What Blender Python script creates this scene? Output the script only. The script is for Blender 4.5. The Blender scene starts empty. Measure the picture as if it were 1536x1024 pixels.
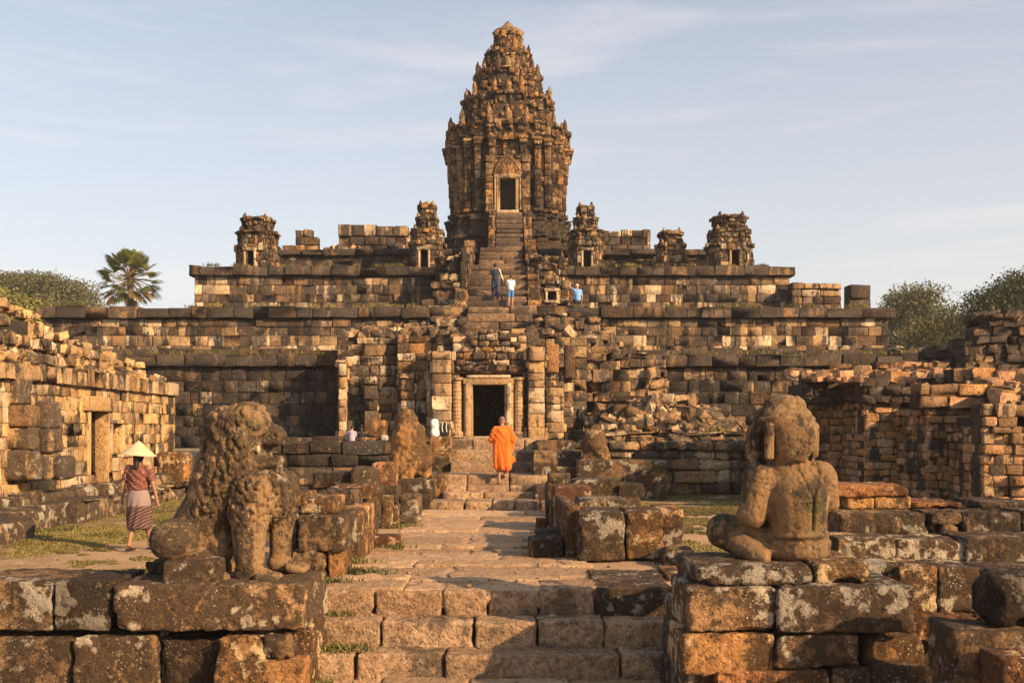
import bpy, math, random
import numpy as np
from mathutils import Vector, Matrix
R = math.radians
rnd = random.Random(7)
SC = bpy.context.scene
COL = SC.collection

# ---------------------------------------------------------------- camera, sky, sun, exposure
EYE = 1.9            # camera height above the path (z = 0)
HOR, FPX, CXP = 640.0, 1500.0, 768.0   # horizon row, focal length and centre column of the 1536 px photograph
cam_d = bpy.data.cameras.new('camera'); cam = bpy.data.objects.new('camera', cam_d); COL.objects.link(cam)
cam.location = (0, 0, EYE); cam.rotation_euler = (R(90), 0, 0)
cam_d.sensor_width = 36; cam_d.lens = 36 * FPX / 1536; cam_d.shift_y = (HOR - 512) / 1536
cam_d.clip_start = .1; cam_d.clip_end = 3000
SC.camera = cam

SUN_EL, SUN_AZ = 26.0, 36.0   # elevation; degrees the sun stands in front of the facade plane, off to the right
W = bpy.data.worlds.new('World'); SC.world = W; W.use_nodes = True
nt = W.node_tree; nt.nodes.clear()
wo = nt.nodes.new('ShaderNodeOutputWorld'); bg = nt.nodes.new('ShaderNodeBackground')
sky = nt.nodes.new('ShaderNodeTexSky'); sky.sky_type = 'NISHITA'; sky.sun_disc = False
sky.sun_elevation = R(SUN_EL); sky.sun_rotation = R(90 + SUN_AZ)
sky.air_density = 1.0; sky.dust_density = 1.6; sky.ozone_density = .5
# thin cirrus, laid out by direction on the sky
geo = nt.nodes.new('ShaderNodeTexCoord'); mp = nt.nodes.new('ShaderNodeMapping'); mp.inputs['Scale'].default_value = (1.1, 1.1, 9.0)
mp.inputs['Rotation'].default_value = (0, R(-7), 0)
nt.links.new(geo.outputs['Generated'], mp.inputs['Vector'])
nz = nt.nodes.new('ShaderNodeTexNoise'); nz.inputs['Scale'].default_value = 2.2; nz.inputs['Detail'].default_value = 7; nz.inputs['Roughness'].default_value = .55; nz.inputs['Distortion'].default_value = .4
nt.links.new(mp.outputs[0], nz.inputs['Vector'])
cr = nt.nodes.new('ShaderNodeValToRGB'); cr.color_ramp.elements[0].position = .50; cr.color_ramp.elements[1].position = .85
cr.color_ramp.elements[0].color = (0, 0, 0, 1); cr.color_ramp.elements[1].color = (.6, .6, .6, 1)
nt.links.new(nz.outputs['Fac'], cr.inputs['Fac'])
# ground haze: pale and slightly warm air low in the sky, thinning upwards
sp = nt.nodes.new('ShaderNodeSeparateXYZ'); nt.links.new(geo.outputs['Generated'], sp.inputs[0])
hz = nt.nodes.new('ShaderNodeValToRGB'); nt.links.new(sp.outputs['Z'], hz.inputs['Fac']); hz.color_ramp.elements[0].position = 0; hz.color_ramp.elements[1].position = .5
hz.color_ramp.elements[0].color = (.82, .82, .82, 1); hz.color_ramp.elements[1].color = (.22, .22, .22, 1); e_ = hz.color_ramp.elements.new(.2); e_.color = (.55, .55, .55, 1)
mh = nt.nodes.new('ShaderNodeMix'); mh.data_type = 'RGBA'; mh.inputs['B'].default_value = (4.8, 4.55, 4.4, 1)
nt.links.new(hz.outputs['Color'], mh.inputs['Factor']); nt.links.new(sky.outputs[0], mh.inputs['A'])
mx = nt.nodes.new('ShaderNodeMix'); mx.data_type = 'RGBA'; mx.inputs['B'].default_value = (5.9, 5.4, 5.1, 1)
nt.links.new(cr.outputs['Color'], mx.inputs['Factor']); nt.links.new(mh.outputs['Result'], mx.inputs['A'])
nt.links.new(mx.outputs['Result'], bg.inputs['Color']); bg.inputs['Strength'].default_value = .10
nt.links.new(bg.outputs[0], wo.inputs['Surface'])

sd = bpy.data.lights.new('sun', 'SUN'); sun = bpy.data.objects.new('sun', sd); COL.objects.link(sun)
sd.energy = 5.0; sd.angle = R(.6); sd.color = (1.0, .65, .34)
SDIR = Vector((math.cos(R(SUN_EL)) * math.cos(R(SUN_AZ)), -math.cos(R(SUN_EL)) * math.sin(R(SUN_AZ)), math.sin(R(SUN_EL))))
sun.rotation_euler = (-SDIR).to_track_quat('-Z', 'Y').to_euler()
SC.view_settings.view_transform = 'Standard'; SC.view_settings.look = 'None'
SC.view_settings.exposure = 0.90; SC.view_settings.gamma = 1.0
SC.cycles.max_bounces = 6; SC.cycles.diffuse_bounces = 3; SC.cycles.transparent_max_bounces = 12

# ---------------------------------------------------------------- helpers
def PX(px, py, Y):                       # a pixel of the photograph at distance Y -> world x, z
    return ((px - CXP) / FPX * Y, EYE + (HOR - py) / FPX * Y)
def wx(px, Y): return (px - CXP) / FPX * Y
def wz(py, Y): return EYE + (HOR - py) / FPX * Y

def _h(ix, iy, iz, s):
    n = (ix.astype(np.int64) * 374761393 + iy.astype(np.int64) * 668265263 + iz.astype(np.int64) * 2147483647 + s * 974634777) & 0xFFFFFFFF
    n = ((n ^ (n >> 13)) * 1274126177) & 0xFFFFFFFF
    n = ((n ^ (n >> 16)) * 2246822519) & 0xFFFFFFFF
    return ((n ^ (n >> 15)) & 0xFFFFFF) / float(0xFFFFFF)
def vnoise(P, s=0):
    I = np.floor(P); f = P - I; f = f * f * (3 - 2 * f); I = I.astype(np.int64)
    r = 0
    for a in (0, 1):
        for b in (0, 1):
            for c in (0, 1):
                w = (f[:, 0] if a else 1 - f[:, 0]) * (f[:, 1] if b else 1 - f[:, 1]) * (f[:, 2] if c else 1 - f[:, 2])
                r = r + w * _h(I[:, 0] + a, I[:, 1] + b, I[:, 2] + c, s)
    return r * 2 - 1
def fbm(P, sc=1.0, o=3, s=0):
    r, a, t = 0, 1.0, 0
    for k in range(o):
        r = r + a * vnoise(P * sc + 13.7 * k, s + k); t += a; a *= .5; sc *= 2.03
    return r / t
def worley(P, sc, s=0):
    P = P * sc; I = np.floor(P).astype(np.int64); best = np.full(len(P), 9.)
    for a in (-1, 0, 1):
        for b in (-1, 0, 1):
            for c in (-1, 0, 1):
                J = I + np.array([a, b, c])
                Q = J + np.stack([_h(J[:, 0], J[:, 1], J[:, 2], s + k) for k in (1, 2, 3)], 1)
                best = np.minimum(best, ((P - Q) ** 2).sum(1))
    return np.sqrt(best)

class MB:
    """collects shapes, links them as ONE mesh object"""
    def __init__(s): s.v = []; s.f = {3: [], 4: []}; s.m = {3: [], 4: []}; s.n = 0
    def add(s, V, F, mi=0):
        V = np.asarray(V, float).reshape(-1, 3); F = np.asarray(F, np.int64)
        s.v.append(V); k = F.shape[1]; s.f[k].append(F + s.n); s.m[k].append(np.full(len(F), mi, np.int32)); s.n += len(V); return V
    def box(s, x0, x1, y0, y1, z0, z1, mi=0, r=.0):
        c = (Vector(((x0 + x1) / 2, (y0 + y1) / 2, (z0 + z1) / 2)))
        V, F = rbox(abs(x1 - x0) / 2, abs(y1 - y0) / 2, abs(z1 - z0) / 2, r if r else .004, 3, 3, 3)
        s.add(V + np.array(c), F, mi)
    def tube(s, pts, rad, n=8, mi=0, cap=True):
        pts = np.asarray(pts, float); rad = np.broadcast_to(rad, len(pts)).astype(float); k = len(pts)
        T = np.gradient(pts, axis=0); T /= np.linalg.norm(T, axis=1)[:, None] + 1e-9
        up = np.array([0, 0, 1.]) if abs(T[0][2]) < .9 else np.array([1., 0, 0])
        A = np.cross(T, up); A /= np.linalg.norm(A, axis=1)[:, None] + 1e-9; B = np.cross(T, A)
        t = np.linspace(0, 2 * np.pi, n, endpoint=False)
        V = pts[:, None] + rad[:, None, None] * (np.cos(t)[None, :, None] * A[:, None] + np.sin(t)[None, :, None] * B[:, None])
        F = [(i * n + j, i * n + (j + 1) % n, (i + 1) * n + (j + 1) % n, (i + 1) * n + j) for i in range(k - 1) for j in range(n)]
        V = V.reshape(-1, 3); s.add(V, F, mi)
        if cap:
            for e, sgn in ((0, 1), (k - 1, -1)):
                c = np.vstack([V[e * n:(e + 1) * n], pts[e]])
                s.add(c, [((j + 1) % n, j, n) if sgn > 0 else (j, (j + 1) % n, n) for j in range(n)], mi)
    def build(s, name, mats, parent=None, smooth=True, loc=None):
        me = bpy.data.meshes.new(name)
        V = np.concatenate(s.v) if s.v else np.zeros((0, 3))
        if loc is not None: V = V - np.array(loc)
        me.vertices.add(len(V)); me.vertices.foreach_set('co', V.astype(np.float32).ravel())
        Q = np.concatenate(s.f[4]) if s.f[4] else np.zeros((0, 4), int); T = np.concatenate(s.f[3]) if s.f[3] else np.zeros((0, 3), int)
        nl = len(Q) * 4 + len(T) * 3; me.loops.add(nl); me.loops.foreach_set('vertex_index', np.concatenate([Q.ravel(), T.ravel()]).astype(np.int32))
        me.polygons.add(len(Q) + len(T))
        me.polygons.foreach_set('loop_start', np.concatenate([np.arange(len(Q)) * 4, len(Q) * 4 + np.arange(len(T)) * 3]).astype(np.int32))
        mi = np.concatenate(s.m[4] + s.m[3]) if (s.m[4] or s.m[3]) else np.zeros(0, np.int32)
        me.polygons.foreach_set('material_index', mi.astype(np.int32))
        me.polygons.foreach_set('use_smooth', np.full(len(Q) + len(T), smooth))
        me.update(calc_edges=True); me.validate()
        for m in (mats if isinstance(mats, (list, tuple)) else [mats]): me.materials.append(m)
        o = bpy.data.objects.new(name, me); COL.objects.link(o)
        if parent is not None: o.parent = parent
        if loc is not None and parent is None: o.location = loc
        return o

_T = {}
def _tmpl(nx, ny, nz):
    k = (nx, ny, nz)
    if k in _T: return _T[k]
    idx = -np.ones((nx + 1, ny + 1, nz + 1), int); L = []
    for i in range(nx + 1):
        for j in range(ny + 1):
            for l in range(nz + 1):
                if i in (0, nx) or j in (0, ny) or l in (0, nz): idx[i, j, l] = len(L); L.append((i, j, l))
    F = []
    for i in range(nx):
        for j in range(ny):
            F.append((idx[i, j, 0], idx[i, j + 1, 0], idx[i + 1, j + 1, 0], idx[i + 1, j, 0])); F.append((idx[i, j, nz], idx[i + 1, j, nz], idx[i + 1, j + 1, nz], idx[i, j + 1, nz]))
        for l in range(nz):
            F.append((idx[i, 0, l], idx[i + 1, 0, l], idx[i + 1, 0, l + 1], idx[i, 0, l + 1])); F.append((idx[i, ny, l], idx[i, ny, l + 1], idx[i + 1, ny, l + 1], idx[i + 1, ny, l]))
    for j in range(ny):
        for l in range(nz):
            F.append((idx[0, j, l], idx[0, j, l + 1], idx[0, j + 1, l + 1], idx[0, j + 1, l])); F.append((idx[nx, j, l], idx[nx, j + 1, l], idx[nx, j + 1, l + 1], idx[nx, j, l + 1]))
    _T[k] = (np.array(L), np.array(F)); return _T[k]
def rbox(hx, hy, hz, r, nx=3, ny=3, nz=3):
    L, F = _tmpl(nx, ny, nz); r = min(r, hx * .9, hy * .9, hz * .9)
    P = []
    for n, h, c in ((nx, hx, 0), (ny, hy, 1), (nz, hz, 2)):
        g = np.concatenate([[-h], np.linspace(-(h - r), h - r, n - 1), [h]]); P.append(g[L[:, c]])
    V = np.stack(P, 1); H = np.array([hx - r, hy - r, hz - r]); C = np.clip(V, -H, H); D = V - C
    n = np.linalg.norm(D, axis=1); n[n == 0] = 1
    return C + D / n[:, None] * r, F
def rot(V, rx=0, ry=0, rz=0):
    return V @ np.array(Matrix.Rotation(rz, 3, 'Z') @ Matrix.Rotation(ry, 3, 'Y') @ Matrix.Rotation(rx, 3, 'X')).T

def stone_mesh(mb, c, h, r=.03, res=.04, amp=.02, rz=0, rx=0, ry=0, mi=0, seed=None, chip=1.0):
    """one worn stone: rounded box, noise-displaced, with chipped edges"""
    seed = seed if seed is not None else rnd.randrange(9999)
    n = [int(max(3, min(96, 2 * a / res))) for a in h]
    V, F = rbox(h[0], h[1], h[2], r, *n)
    H = np.array(h); Q = V / H; edge = np.sort(np.abs(Q), axis=1)[:, 1]     # 1 near an edge
    C = np.clip(V, -(H - r * 1.5), H - r * 1.5); D = V - C; dn = np.linalg.norm(D, axis=1); N = D / (dn[:, None] + 1e-9)
    S = V + seed * 3.1
    d = amp * .7 * fbm(S, 1.1 / max(.25, min(h)), 2, seed) + amp * .75 * fbm(S, 8, 4, seed + 5) + amp * .35 * fbm(S, 26, 2, seed + 2) - amp * .15
    de = np.sort(np.array(h) - np.abs(V), axis=1)[:, 1]                       # metres to the nearest edge
    ch = np.clip(fbm(S, 4.5, 3, seed + 9) - .05, 0, 1) * chip * amp * 8 * np.clip(1 - de / .13, 0, 1) ** 1.5
    cr_ = np.exp(-(fbm(S, 1.9, 2, seed + 20) / .018) ** 2) * amp * .5
    pit = np.clip(.36 - worley(S, 10, seed), 0, 1) * amp * 2.4 + cr_
    V = V + N * (d - ch - pit)[:, None]
    V = rot(V, rx, ry, rz) + np.array(c)
    mb.add(V, F, mi)

def tag(o, label, cat, group=None, kind=None):
    if label: o['label'] = label
    if cat: o['category'] = cat
    if group: o['group'] = group
    if kind: o['kind'] = kind
    return o
def empty(name, loc, label=None, cat=None, group=None, rz=0):
    o = bpy.data.objects.new(name, None); COL.objects.link(o); o.location = loc; o.rotation_euler = (0, 0, rz); o.empty_display_size = .2
    return tag(o, label, cat, group)
def part(mb, name, mats, root, smooth=True, label=None):
    """links mb (built in world coordinates) under root"""
    base = root; off = Vector((0, 0, 0)); q = root
    while q is not None: off = off + q.location; q = q.parent
    o = mb.build(name, mats, None, smooth, None)
    me = o.data; n = len(me.vertices); a = np.empty(n * 3, np.float32); me.vertices.foreach_get('co', a); a = a.reshape(-1, 3) - np.array(off, np.float32)
    me.vertices.foreach_set('co', a.ravel()); me.update(); o.parent = root
    if label: o['label'] = label
    return o

# ---------------------------------------------------------------- materials
class NT:
    def __init__(s, name):
        s.mat = bpy.data.materials.new(name); s.mat.use_nodes = True; s.t = s.mat.node_tree; s.t.nodes.clear()
        s.out = s.n('ShaderNodeOutputMaterial'); s.b = s.n('ShaderNodeBsdfPrincipled'); s.l(s.b.outputs[0], s.out.inputs[0]); s.b.inputs['Roughness'].default_value = .92
        s.b.inputs['Specular IOR Level'].default_value = .25
    def n(s, t): return s.t.nodes.new(t)
    def l(s, a, b): s.t.links.new(a, b)
    def set(s, sock, v):
        if hasattr(v, 'is_output'): s.l(v, sock)
        else: sock.default_value = v
    def pos(s, scale=(1, 1, 1), obj=False):
        if obj: o = s.n('ShaderNodeTexCoord').outputs['Object']
        else: o = s.n('ShaderNodeNewGeometry').outputs['Position']
        m = s.n('ShaderNodeMapping'); m.inputs['Scale'].default_value = scale; s.l(o, m.inputs[0]); return m.outputs[0]
    def noise(s, vec, sc, det=5, ro=.55, dist=0):
        k = s.n('ShaderNodeTexNoise'); s.l(vec, k.inputs['Vector']); k.inputs['Scale'].default_value = sc; k.inputs['Detail'].default_value = det
        k.inputs['Roughness'].default_value = ro; k.inputs['Distortion'].default_value = dist; return k.outputs['Fac']
    def vor(s, vec, sc, feat='F1'):
        k = s.n('ShaderNodeTexVoronoi'); s.l(vec, k.inputs['Vector']); k.inputs['Scale'].default_value = sc; k.feature = feat; return k.outputs['Distance']
    def ramp(s, fac, stops, interp='LINEAR'):
        k = s.n('ShaderNodeValToRGB'); s.l(fac, k.inputs[0]); e = k.color_ramp.elements; k.color_ramp.interpolation = interp
        while len(e) < len(stops): e.new(.5)
        for el, (p, c) in zip(e, stops): el.position = p; el.color = (c, c, c, 1) if not isinstance(c, tuple) else (*c, 1)
        return k.outputs['Color']
    def mix(s, fac, a, b, mode='MIX'):
        k = s.n('ShaderNodeMix'); k.data_type = 'RGBA'; k.blend_type = mode; s.set(k.inputs[0], fac)
        for i, v in ((6, a), (7, b)):
            s.set(k.inputs[i], v if hasattr(v, 'is_output') else (*v, 1))
        return k.outputs[2]
    def math(s, op, a, b=0, clamp=False):
        k = s.n('ShaderNodeMath'); k.operation = op; s.set(k.inputs[0], a); s.set(k.inputs[1], b); k.use_clamp = clamp; return k.outputs[0]
    def bump(s, h, st, dist, nrm=None):
        k = s.n('ShaderNodeBump'); s.l(h, k.inputs['Height']); k.inputs['Strength'].default_value = st; k.inputs['Distance'].default_value = dist
        if nrm: s.l(nrm, k.inputs['Normal'])
        return k.outputs[0]

def stone_mat(name, pal, dark=.5, dcol=(.035, .03, .026), lichen=.3, lcol=(.42, .38, .30), moss=0.0, warm=.3, streak=.4, sc=1.0, bump=.5, single=False, carve=0.0, obj=False, mo=1.0):
    """pal: list of (share, colour) picked per block; crusts, lichen and run-down stains over it"""
    t = NT(name); p = t.pos(obj=obj)
    if single: rnd_v = t.n('ShaderNodeObjectInfo').outputs['Random']
    else: rnd_v = t.math('FRACT', t.math('ADD', t.n('ShaderNodeNewGeometry').outputs['Random Per Island'], t.n('ShaderNodeObjectInfo').outputs['Random']))
    stops, acc = [], 0
    for w, c in pal: stops.append((acc, c)); acc += w
    base = t.ramp(rnd_v, stops, 'CONSTANT')
    h2 = t.math('FRACT', t.math('MULTIPLY', rnd_v, 37.7))
    base = t.mix(1.0, base, t.ramp(h2, [(0, .72), (1, 1.22)]), 'MULTIPLY')
    big = t.noise(p, .45 * sc, 4, .6); med = t.noise(p, 2.6 * sc, 6, .62); fine = t.noise(p, 22 * sc, 6, .7)
    base = t.mix(t.ramp(med, [(.35, 0.), (.7, warm)]), base, (.36, .19, .075))
    mott = t.noise(p, 8.5 * sc, 6, .72)
    base = t.mix(1.0, base, t.ramp(mott, [(.36, 1 - .55 * mo), (.50, 1 - .05 * mo), (.62, 1 + .35 * mo)]), 'MULTIPLY')
    base = t.mix(1.0, base, t.ramp(fine, [(.3, 1 - .45 * mo), (.7, 1 + .35 * mo)]), 'MULTIPLY')
    # black crust: large patches broken by fine noise, and streaks running down
    st = t.noise(t.pos((3.2 * sc, 3.2 * sc, .28 * sc), obj=obj), 1.0, 5, .6)
    sb, sm, ss = (t.ramp(v, [(.34, 0.), (.66, 1.)]) for v in (big, t.math('ADD', t.math('MULTIPLY', med, .5), t.math('MULTIPLY', mott, .5)), st))
    crust = t.math('ADD', t.math('MULTIPLY', sb, .30), t.math('ADD', t.math('MULTIPLY', sm, .45), t.math('ADD', t.math('MULTIPLY', ss, streak), t.math('MULTIPLY', h2, .30 if not single else .12))))
    m0 = .5 * (.30 + .45 + streak + (.30 if not single else .12)); w = .06
    cut = m0 + (.5 - dark) * .9
    cf = t.ramp(t.math('DIVIDE', crust, 2.0), [((cut - w) / 2, 0.), ((cut + w) / 2, 1.)])
    grain = t.ramp(mott, [(.36, .62), (.5, 1.)])
    cf = t.math('MULTIPLY', t.math('MULTIPLY', cf, grain), .93)
    base = t.mix(cf, base, t.mix(t.ramp(med, [(.4, 0.), (.65, 1.)]), dcol, tuple(c * 1.7 for c in dcol)))
    if lichen > 0:
        ln = t.noise(p, 3.1 * sc, 8, .66); l2 = t.noise(p, .9 * sc, 3, .5)
        ls = t.math('ADD', t.math('MULTIPLY', ln, .62), t.math('MULTIPLY', l2, .38))
        th = .63 - lichen * .17
        lf = t.ramp(ls, [(th, 0.), (th + .035, 1.)])
        lv = t.vor(p, 16 * sc); spots = t.ramp(lv, [(.16, 1.), (.26, 0.)])
        sp = t.math('MULTIPLY', spots, t.ramp(t.noise(p, 2.1 * sc, 2), [(.5, 0.), (.6, 1.)]))
        lf = t.math('MULTIPLY', t.math('MAXIMUM', lf, sp), t.ramp(fine, [(.32, .25), (.5, .85)]))
        base = t.mix(t.math('MULTIPLY', lf, min(1, .35 + lichen)), base, lcol)
    if moss > 0:
        mo = t.ramp(t.noise(p, 1.7 * sc, 5, .6), [(.66 - moss * .25, 0.), (.74 - moss * .2, .7)])
        base = t.mix(t.math('MULTIPLY', mo, t.ramp(fine, [(.35, .3), (.6, 1.)])), base, (.075, .08, .025))
    base = t.mix(1.0, base, t.n('ShaderNodeObjectInfo').outputs['Color'], 'MULTIPLY')
    t.l(base, t.b.inputs['Base Color'])
    hgt = t.math('ADD', t.math('MULTIPLY', t.math('ADD', med, mott), .6), t.math('ADD', t.math('MULTIPLY', fine, .45), t.math('MULTIPLY', t.ramp(t.vor(p, 13 * sc), [(0, 0.), (.35, 1.)]), .35)))
    nb = t.bump(hgt, min(1, bump * 1.7), .075 / sc)
    if carve > 0:
        cv = t.noise(p, 5.5 * sc, 3, .5, 1.6); nb = t.bump(t.ramp(cv, [(.4, 0.), (.55, 1.)]), carve, .12, nb)
    t.l(nb, t.b.inputs['Normal'])
    return t.mat

TAN = (.40, .275, .15); PALE = (.56, .44, .29); BRN = (.22, .14, .075); DRK = (.08, .056, .038); GRY = (.15, .12, .09); ORG = (.42, .22, .085); PNK = (.50, .28, .165)
M = {}
M['terrace'] = stone_mat('terrace_sandstone', [(.20, DRK), (.22, BRN), (.14, GRY), (.24, TAN), (.20, PALE)], dark=.54, lichen=.12, warm=.25, streak=.75, sc=.8, mo=.55)
M['cornice'] = stone_mat('dark_cornice_stone', [(.35, DRK), (.4, BRN), (.25, GRY)], dark=.68, lichen=.08, warm=.3, streak=.5, sc=.8, mo=.6)
M['lowterrace'] = stone_mat('blackened_terrace_sandstone', [(.32, DRK), (.24, GRY), (.2, BRN), (.14, TAN), (.10, PALE)], dark=.68, dcol=(.022, .020, .018), lichen=.12, warm=.1, streak=.4, sc=.8, mo=.5)
M['tower'] = stone_mat('tower_sandstone', [(.12, DRK), (.25, BRN), (.38, TAN), (.25, ORG)], dark=.43, dcol=(.030, .022, .016), lichen=.12, warm=.5, streak=.35, sc=.9, carve=.8)
M['gate'] = stone_mat('gatehouse_sandstone', [(.15, DRK), (.22, BRN), (.35, TAN), (.2, PALE), (.08, ORG)], dark=.48, mo=.7, lichen=.16, warm=.45, streak=.4, sc=1.0, carve=.35)
M['frame'] = stone_mat('door_frame_sandstone', [(.6, TAN), (.4, PALE)], dark=.4, mo=.6, lichen=.05, warm=.35, streak=.3, sc=1.0, bump=.35)
M['golden'] = stone_mat('golden_sandstone', [(.08, BRN), (.32, TAN), (.35, (.56, .37, .17)), (.25, PALE)], dark=.36, lichen=.12, warm=.4, streak=.55, sc=.9, moss=.1, mo=.5)
M['laterite'] = stone_mat('laterite_brick', [(.25, BRN), (.3, PNK), (.25, ORG), (.2, TAN)], dark=.30, dcol=(.035, .026, .022), lichen=.1, warm=.4, streak=.4, sc=1.1, moss=.05, mo=.6)
M['darkbrick'] = stone_mat('dark_laterite_brick', [(.4, DRK), (.35, BRN), (.15, PNK), (.1, TAN)], dark=.7, lichen=.08, warm=.3, streak=.2, sc=1.1)
M['block'] = stone_mat('worn_block_stone', [(.5, BRN), (.3, (.29, .185, .10)), (.2, TAN)], dark=.60, dcol=(.024, .018, .013), lichen=.5, warm=.5, streak=.15, sc=1.6, single=True, moss=.12)
M['step'] = stone_mat('step_stone', [(.5, (.38, .265, .165)), (.5, (.32, .22, .135))], dark=.36, dcol=(.055, .04, .028), lichen=.12, warm=.35, streak=.1, sc=1.4)
M['slab'] = stone_mat('paving_slab', [(.4, (.42, .285, .17)), (.3, (.38, .265, .165)), (.3, (.35, .235, .14))], dark=.2, dcol=(.13, .09, .06), lichen=.05, warm=.3, streak=.05, sc=1.0, bump=.4, mo=.5)
M['statue'] = stone_mat('statue_sandstone', [(1, (.25, .165, .088))], dark=.53, dcol=(.030, .023, .016), lichen=.28, lcol=(.38, .33, .24), warm=.5, streak=.15, sc=1.4, mo=.55, single=True, moss=.2, bump=.45)
M['figure'] = stone_mat('seated_figure_sandstone', [(1, (.26, .17, .09))], dark=.60, dcol=(.028, .022, .015), lichen=.22, lcol=(.38, .33, .24), warm=.5, streak=.35, sc=1.1, single=True, moss=.25, bump=.45, mo=.5)
M['core'] = stone_mat('dark_joint_stone', [(1, (.06, .045, .033))], dark=.4, lichen=0, warm=.1, sc=1)  # dark stone of the recessed wall cores, seen in the joints
def plain(name, col, rough=.85, bump=0, sc=20, var=.25, spec=.25):
    t = NT(name); p = t.pos(obj=True); f = t.noise(p, sc, 5, .6)
    t.l(t.mix(1.0, col, t.ramp(f, [(.25, 1 - var), (.75, 1 + var)]), 'MULTIPLY'), t.b.inputs['Base Color'])
    t.b.inputs['Roughness'].default_value = rough; t.b.inputs['Specular IOR Level'].default_value = spec
    if bump: t.l(t.bump(f, bump, .01), t.b.inputs['Normal'])
    return t.mat
M['void'] = plain('painted_interior_shade', (.012, .010, .009))  # near-black colour painted for the shade inside doors and openings
# ---------------------------------------------------------------- masonry
def masonry(mb, ox, oy, dx, dy, L, z0, top, ch=(.30, .42), bw=(.4, .9), dep=.45, jit=.025, ops=(), prof=None, rr=.03, gap=.008, vj=.010, miss=0., core=1, mi=0, z0f=None, tilt=.0, seed=None):
    """courses of individual blocks; ops = openings (u0,u1,z0,z1); prof(z) = outward offset; core = slot of the joint material"""
    rg = random.Random(seed if seed is not None else rnd.randrange(10**6)); nr = np.random.RandomState(rg.randrange(10**6))
    d = math.hypot(dx, dy); dx, dy = dx / d, dy / d; nx, ny = dy, -dx
    tf = top if callable(top) else (lambda u: top); ztop = max(tf(u) for u in np.linspace(0, L, 60)); z = z0
    bf = z0f if z0f else (lambda u: z0)
    Lx, Fq = _tmpl(3, 3, 3)
    while z < ztop - .06:
        h = rg.uniform(*ch)
        if ztop - z - h < ch[0] * .5: h = ztop - z
        for o in ops:                                   # courses meet the heads and sills of openings
            for e in (o[2], o[3]):
                if z < e < z + h and e - z > .12: h = e - z
        zc = z + h / 2; iv = [(0, L)]
        for (a, b, c, e) in ops:
            if c - .02 <= zc <= e + .02:
                iv2 = []
                for (s, t) in iv:
                    if b <= s or a >= t: iv2.append((s, t))
                    else:
                        if a > s: iv2.append((s, a))
                        if b < t: iv2.append((b, t))
                iv = iv2
        off = prof(zc) if prof else 0
        for (s, t) in iv:
            u = s; first = True
            while u < t - .02:
                w = rg.uniform(*bw)
                if first: w *= rg.uniform(.5, 1); first = False
                if t - u - w < bw[0] * .6: w = t - u
                w = min(w, t - u); uc = u + w / 2; hh = h
                if tf(uc) < z + h * .55 or bf(uc) > zc or (miss and rg.random() < miss): u += w; continue
                if tf(uc) < z + h * 1.6: hh = h * rg.uniform(.8, 1.05)
                o_ = off + rg.gauss(0, jit)
                V, F = rbox(w / 2 - gap, dep / 2, hh / 2 - gap, rr * rg.uniform(.6, 1.5))
                V = V + nr.normal(0, vj, V.shape)
                if tilt: V = rot(V, rg.gauss(0, tilt), rg.gauss(0, tilt), rg.gauss(0, tilt))
                n_ = o_ - dep / 2
                X = ox + (uc + V[:, 0]) * dx + (n_ - V[:, 1] * 1.0) * nx; Y = oy + (uc + V[:, 0]) * dy + (n_ - V[:, 1] * 1.0) * ny
                mb.add(np.stack([X, Y, z + hh / 2 + V[:, 2]], 1), F, mi)
                if core is not None:
                    V, F = rbox(w / 2 + .01, dep / 2 - .05, hh / 2 + .004, .01, 3, 3, 3)
                    X = ox + (uc + V[:, 0]) * dx + (n_ - .06 - V[:, 1]) * nx; Y = oy + (uc + V[:, 0]) * dy + (n_ - .06 - V[:, 1]) * ny
                    mb.add(np.stack([X, Y, z + hh / 2 - .01 + V[:, 2]], 1), F, core)
                u += w
        z += h

def pl(pts):                                             # piecewise-linear function
    xs = [p[0] for p in pts]; ys = [p[1] for p in pts]
    return lambda u: float(np.interp(u, xs, ys))
def topline(pts, Y, x0):                                 # skyline given as photograph pixels at distance Y -> top(u), u from x0
    return pl([(wx(px, Y) - x0, wz(py, Y)) for px, py in pts])
def corn(zt, zb, k=.16, base=.14, hc=.42, hb=.3):        # plinth and cornice profile
    return lambda z: (k if z > zt - hc else (k * .55 if z > zt - hc * 1.7 else (base if z < zb + hb else (base * .5 if z < zb + hb * 1.8 else 0))))
def antefix(mb, x, y, z, w, h, mi=0, seed=0):            # pointed stone leaf standing on a cornice
    n = 10; t = np.linspace(0, 2 * np.pi, n, endpoint=False); V = []; F = []
    prof_ = [(0, .85), (.18, 1.0), (.26, .72), (.42, .86), (.62, .66), (.82, .34), (1.0, .03)]
    for k, (a, r) in enumerate(prof_):
        V += [(x + math.cos(q) * w / 2 * r, y + math.sin(q) * w / 2 * r, z + a * h) for q in t]
        if k: F += [((k - 1) * n + j, (k - 1) * n + (j + 1) % n, k * n + (j + 1) % n, k * n + j) for j in range(n)]
    V = np.array(V); nr = np.random.RandomState(int(seed) % 9999); V += nr.normal(0, w * .05, V.shape); mb.add(V, F, mi)
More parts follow.
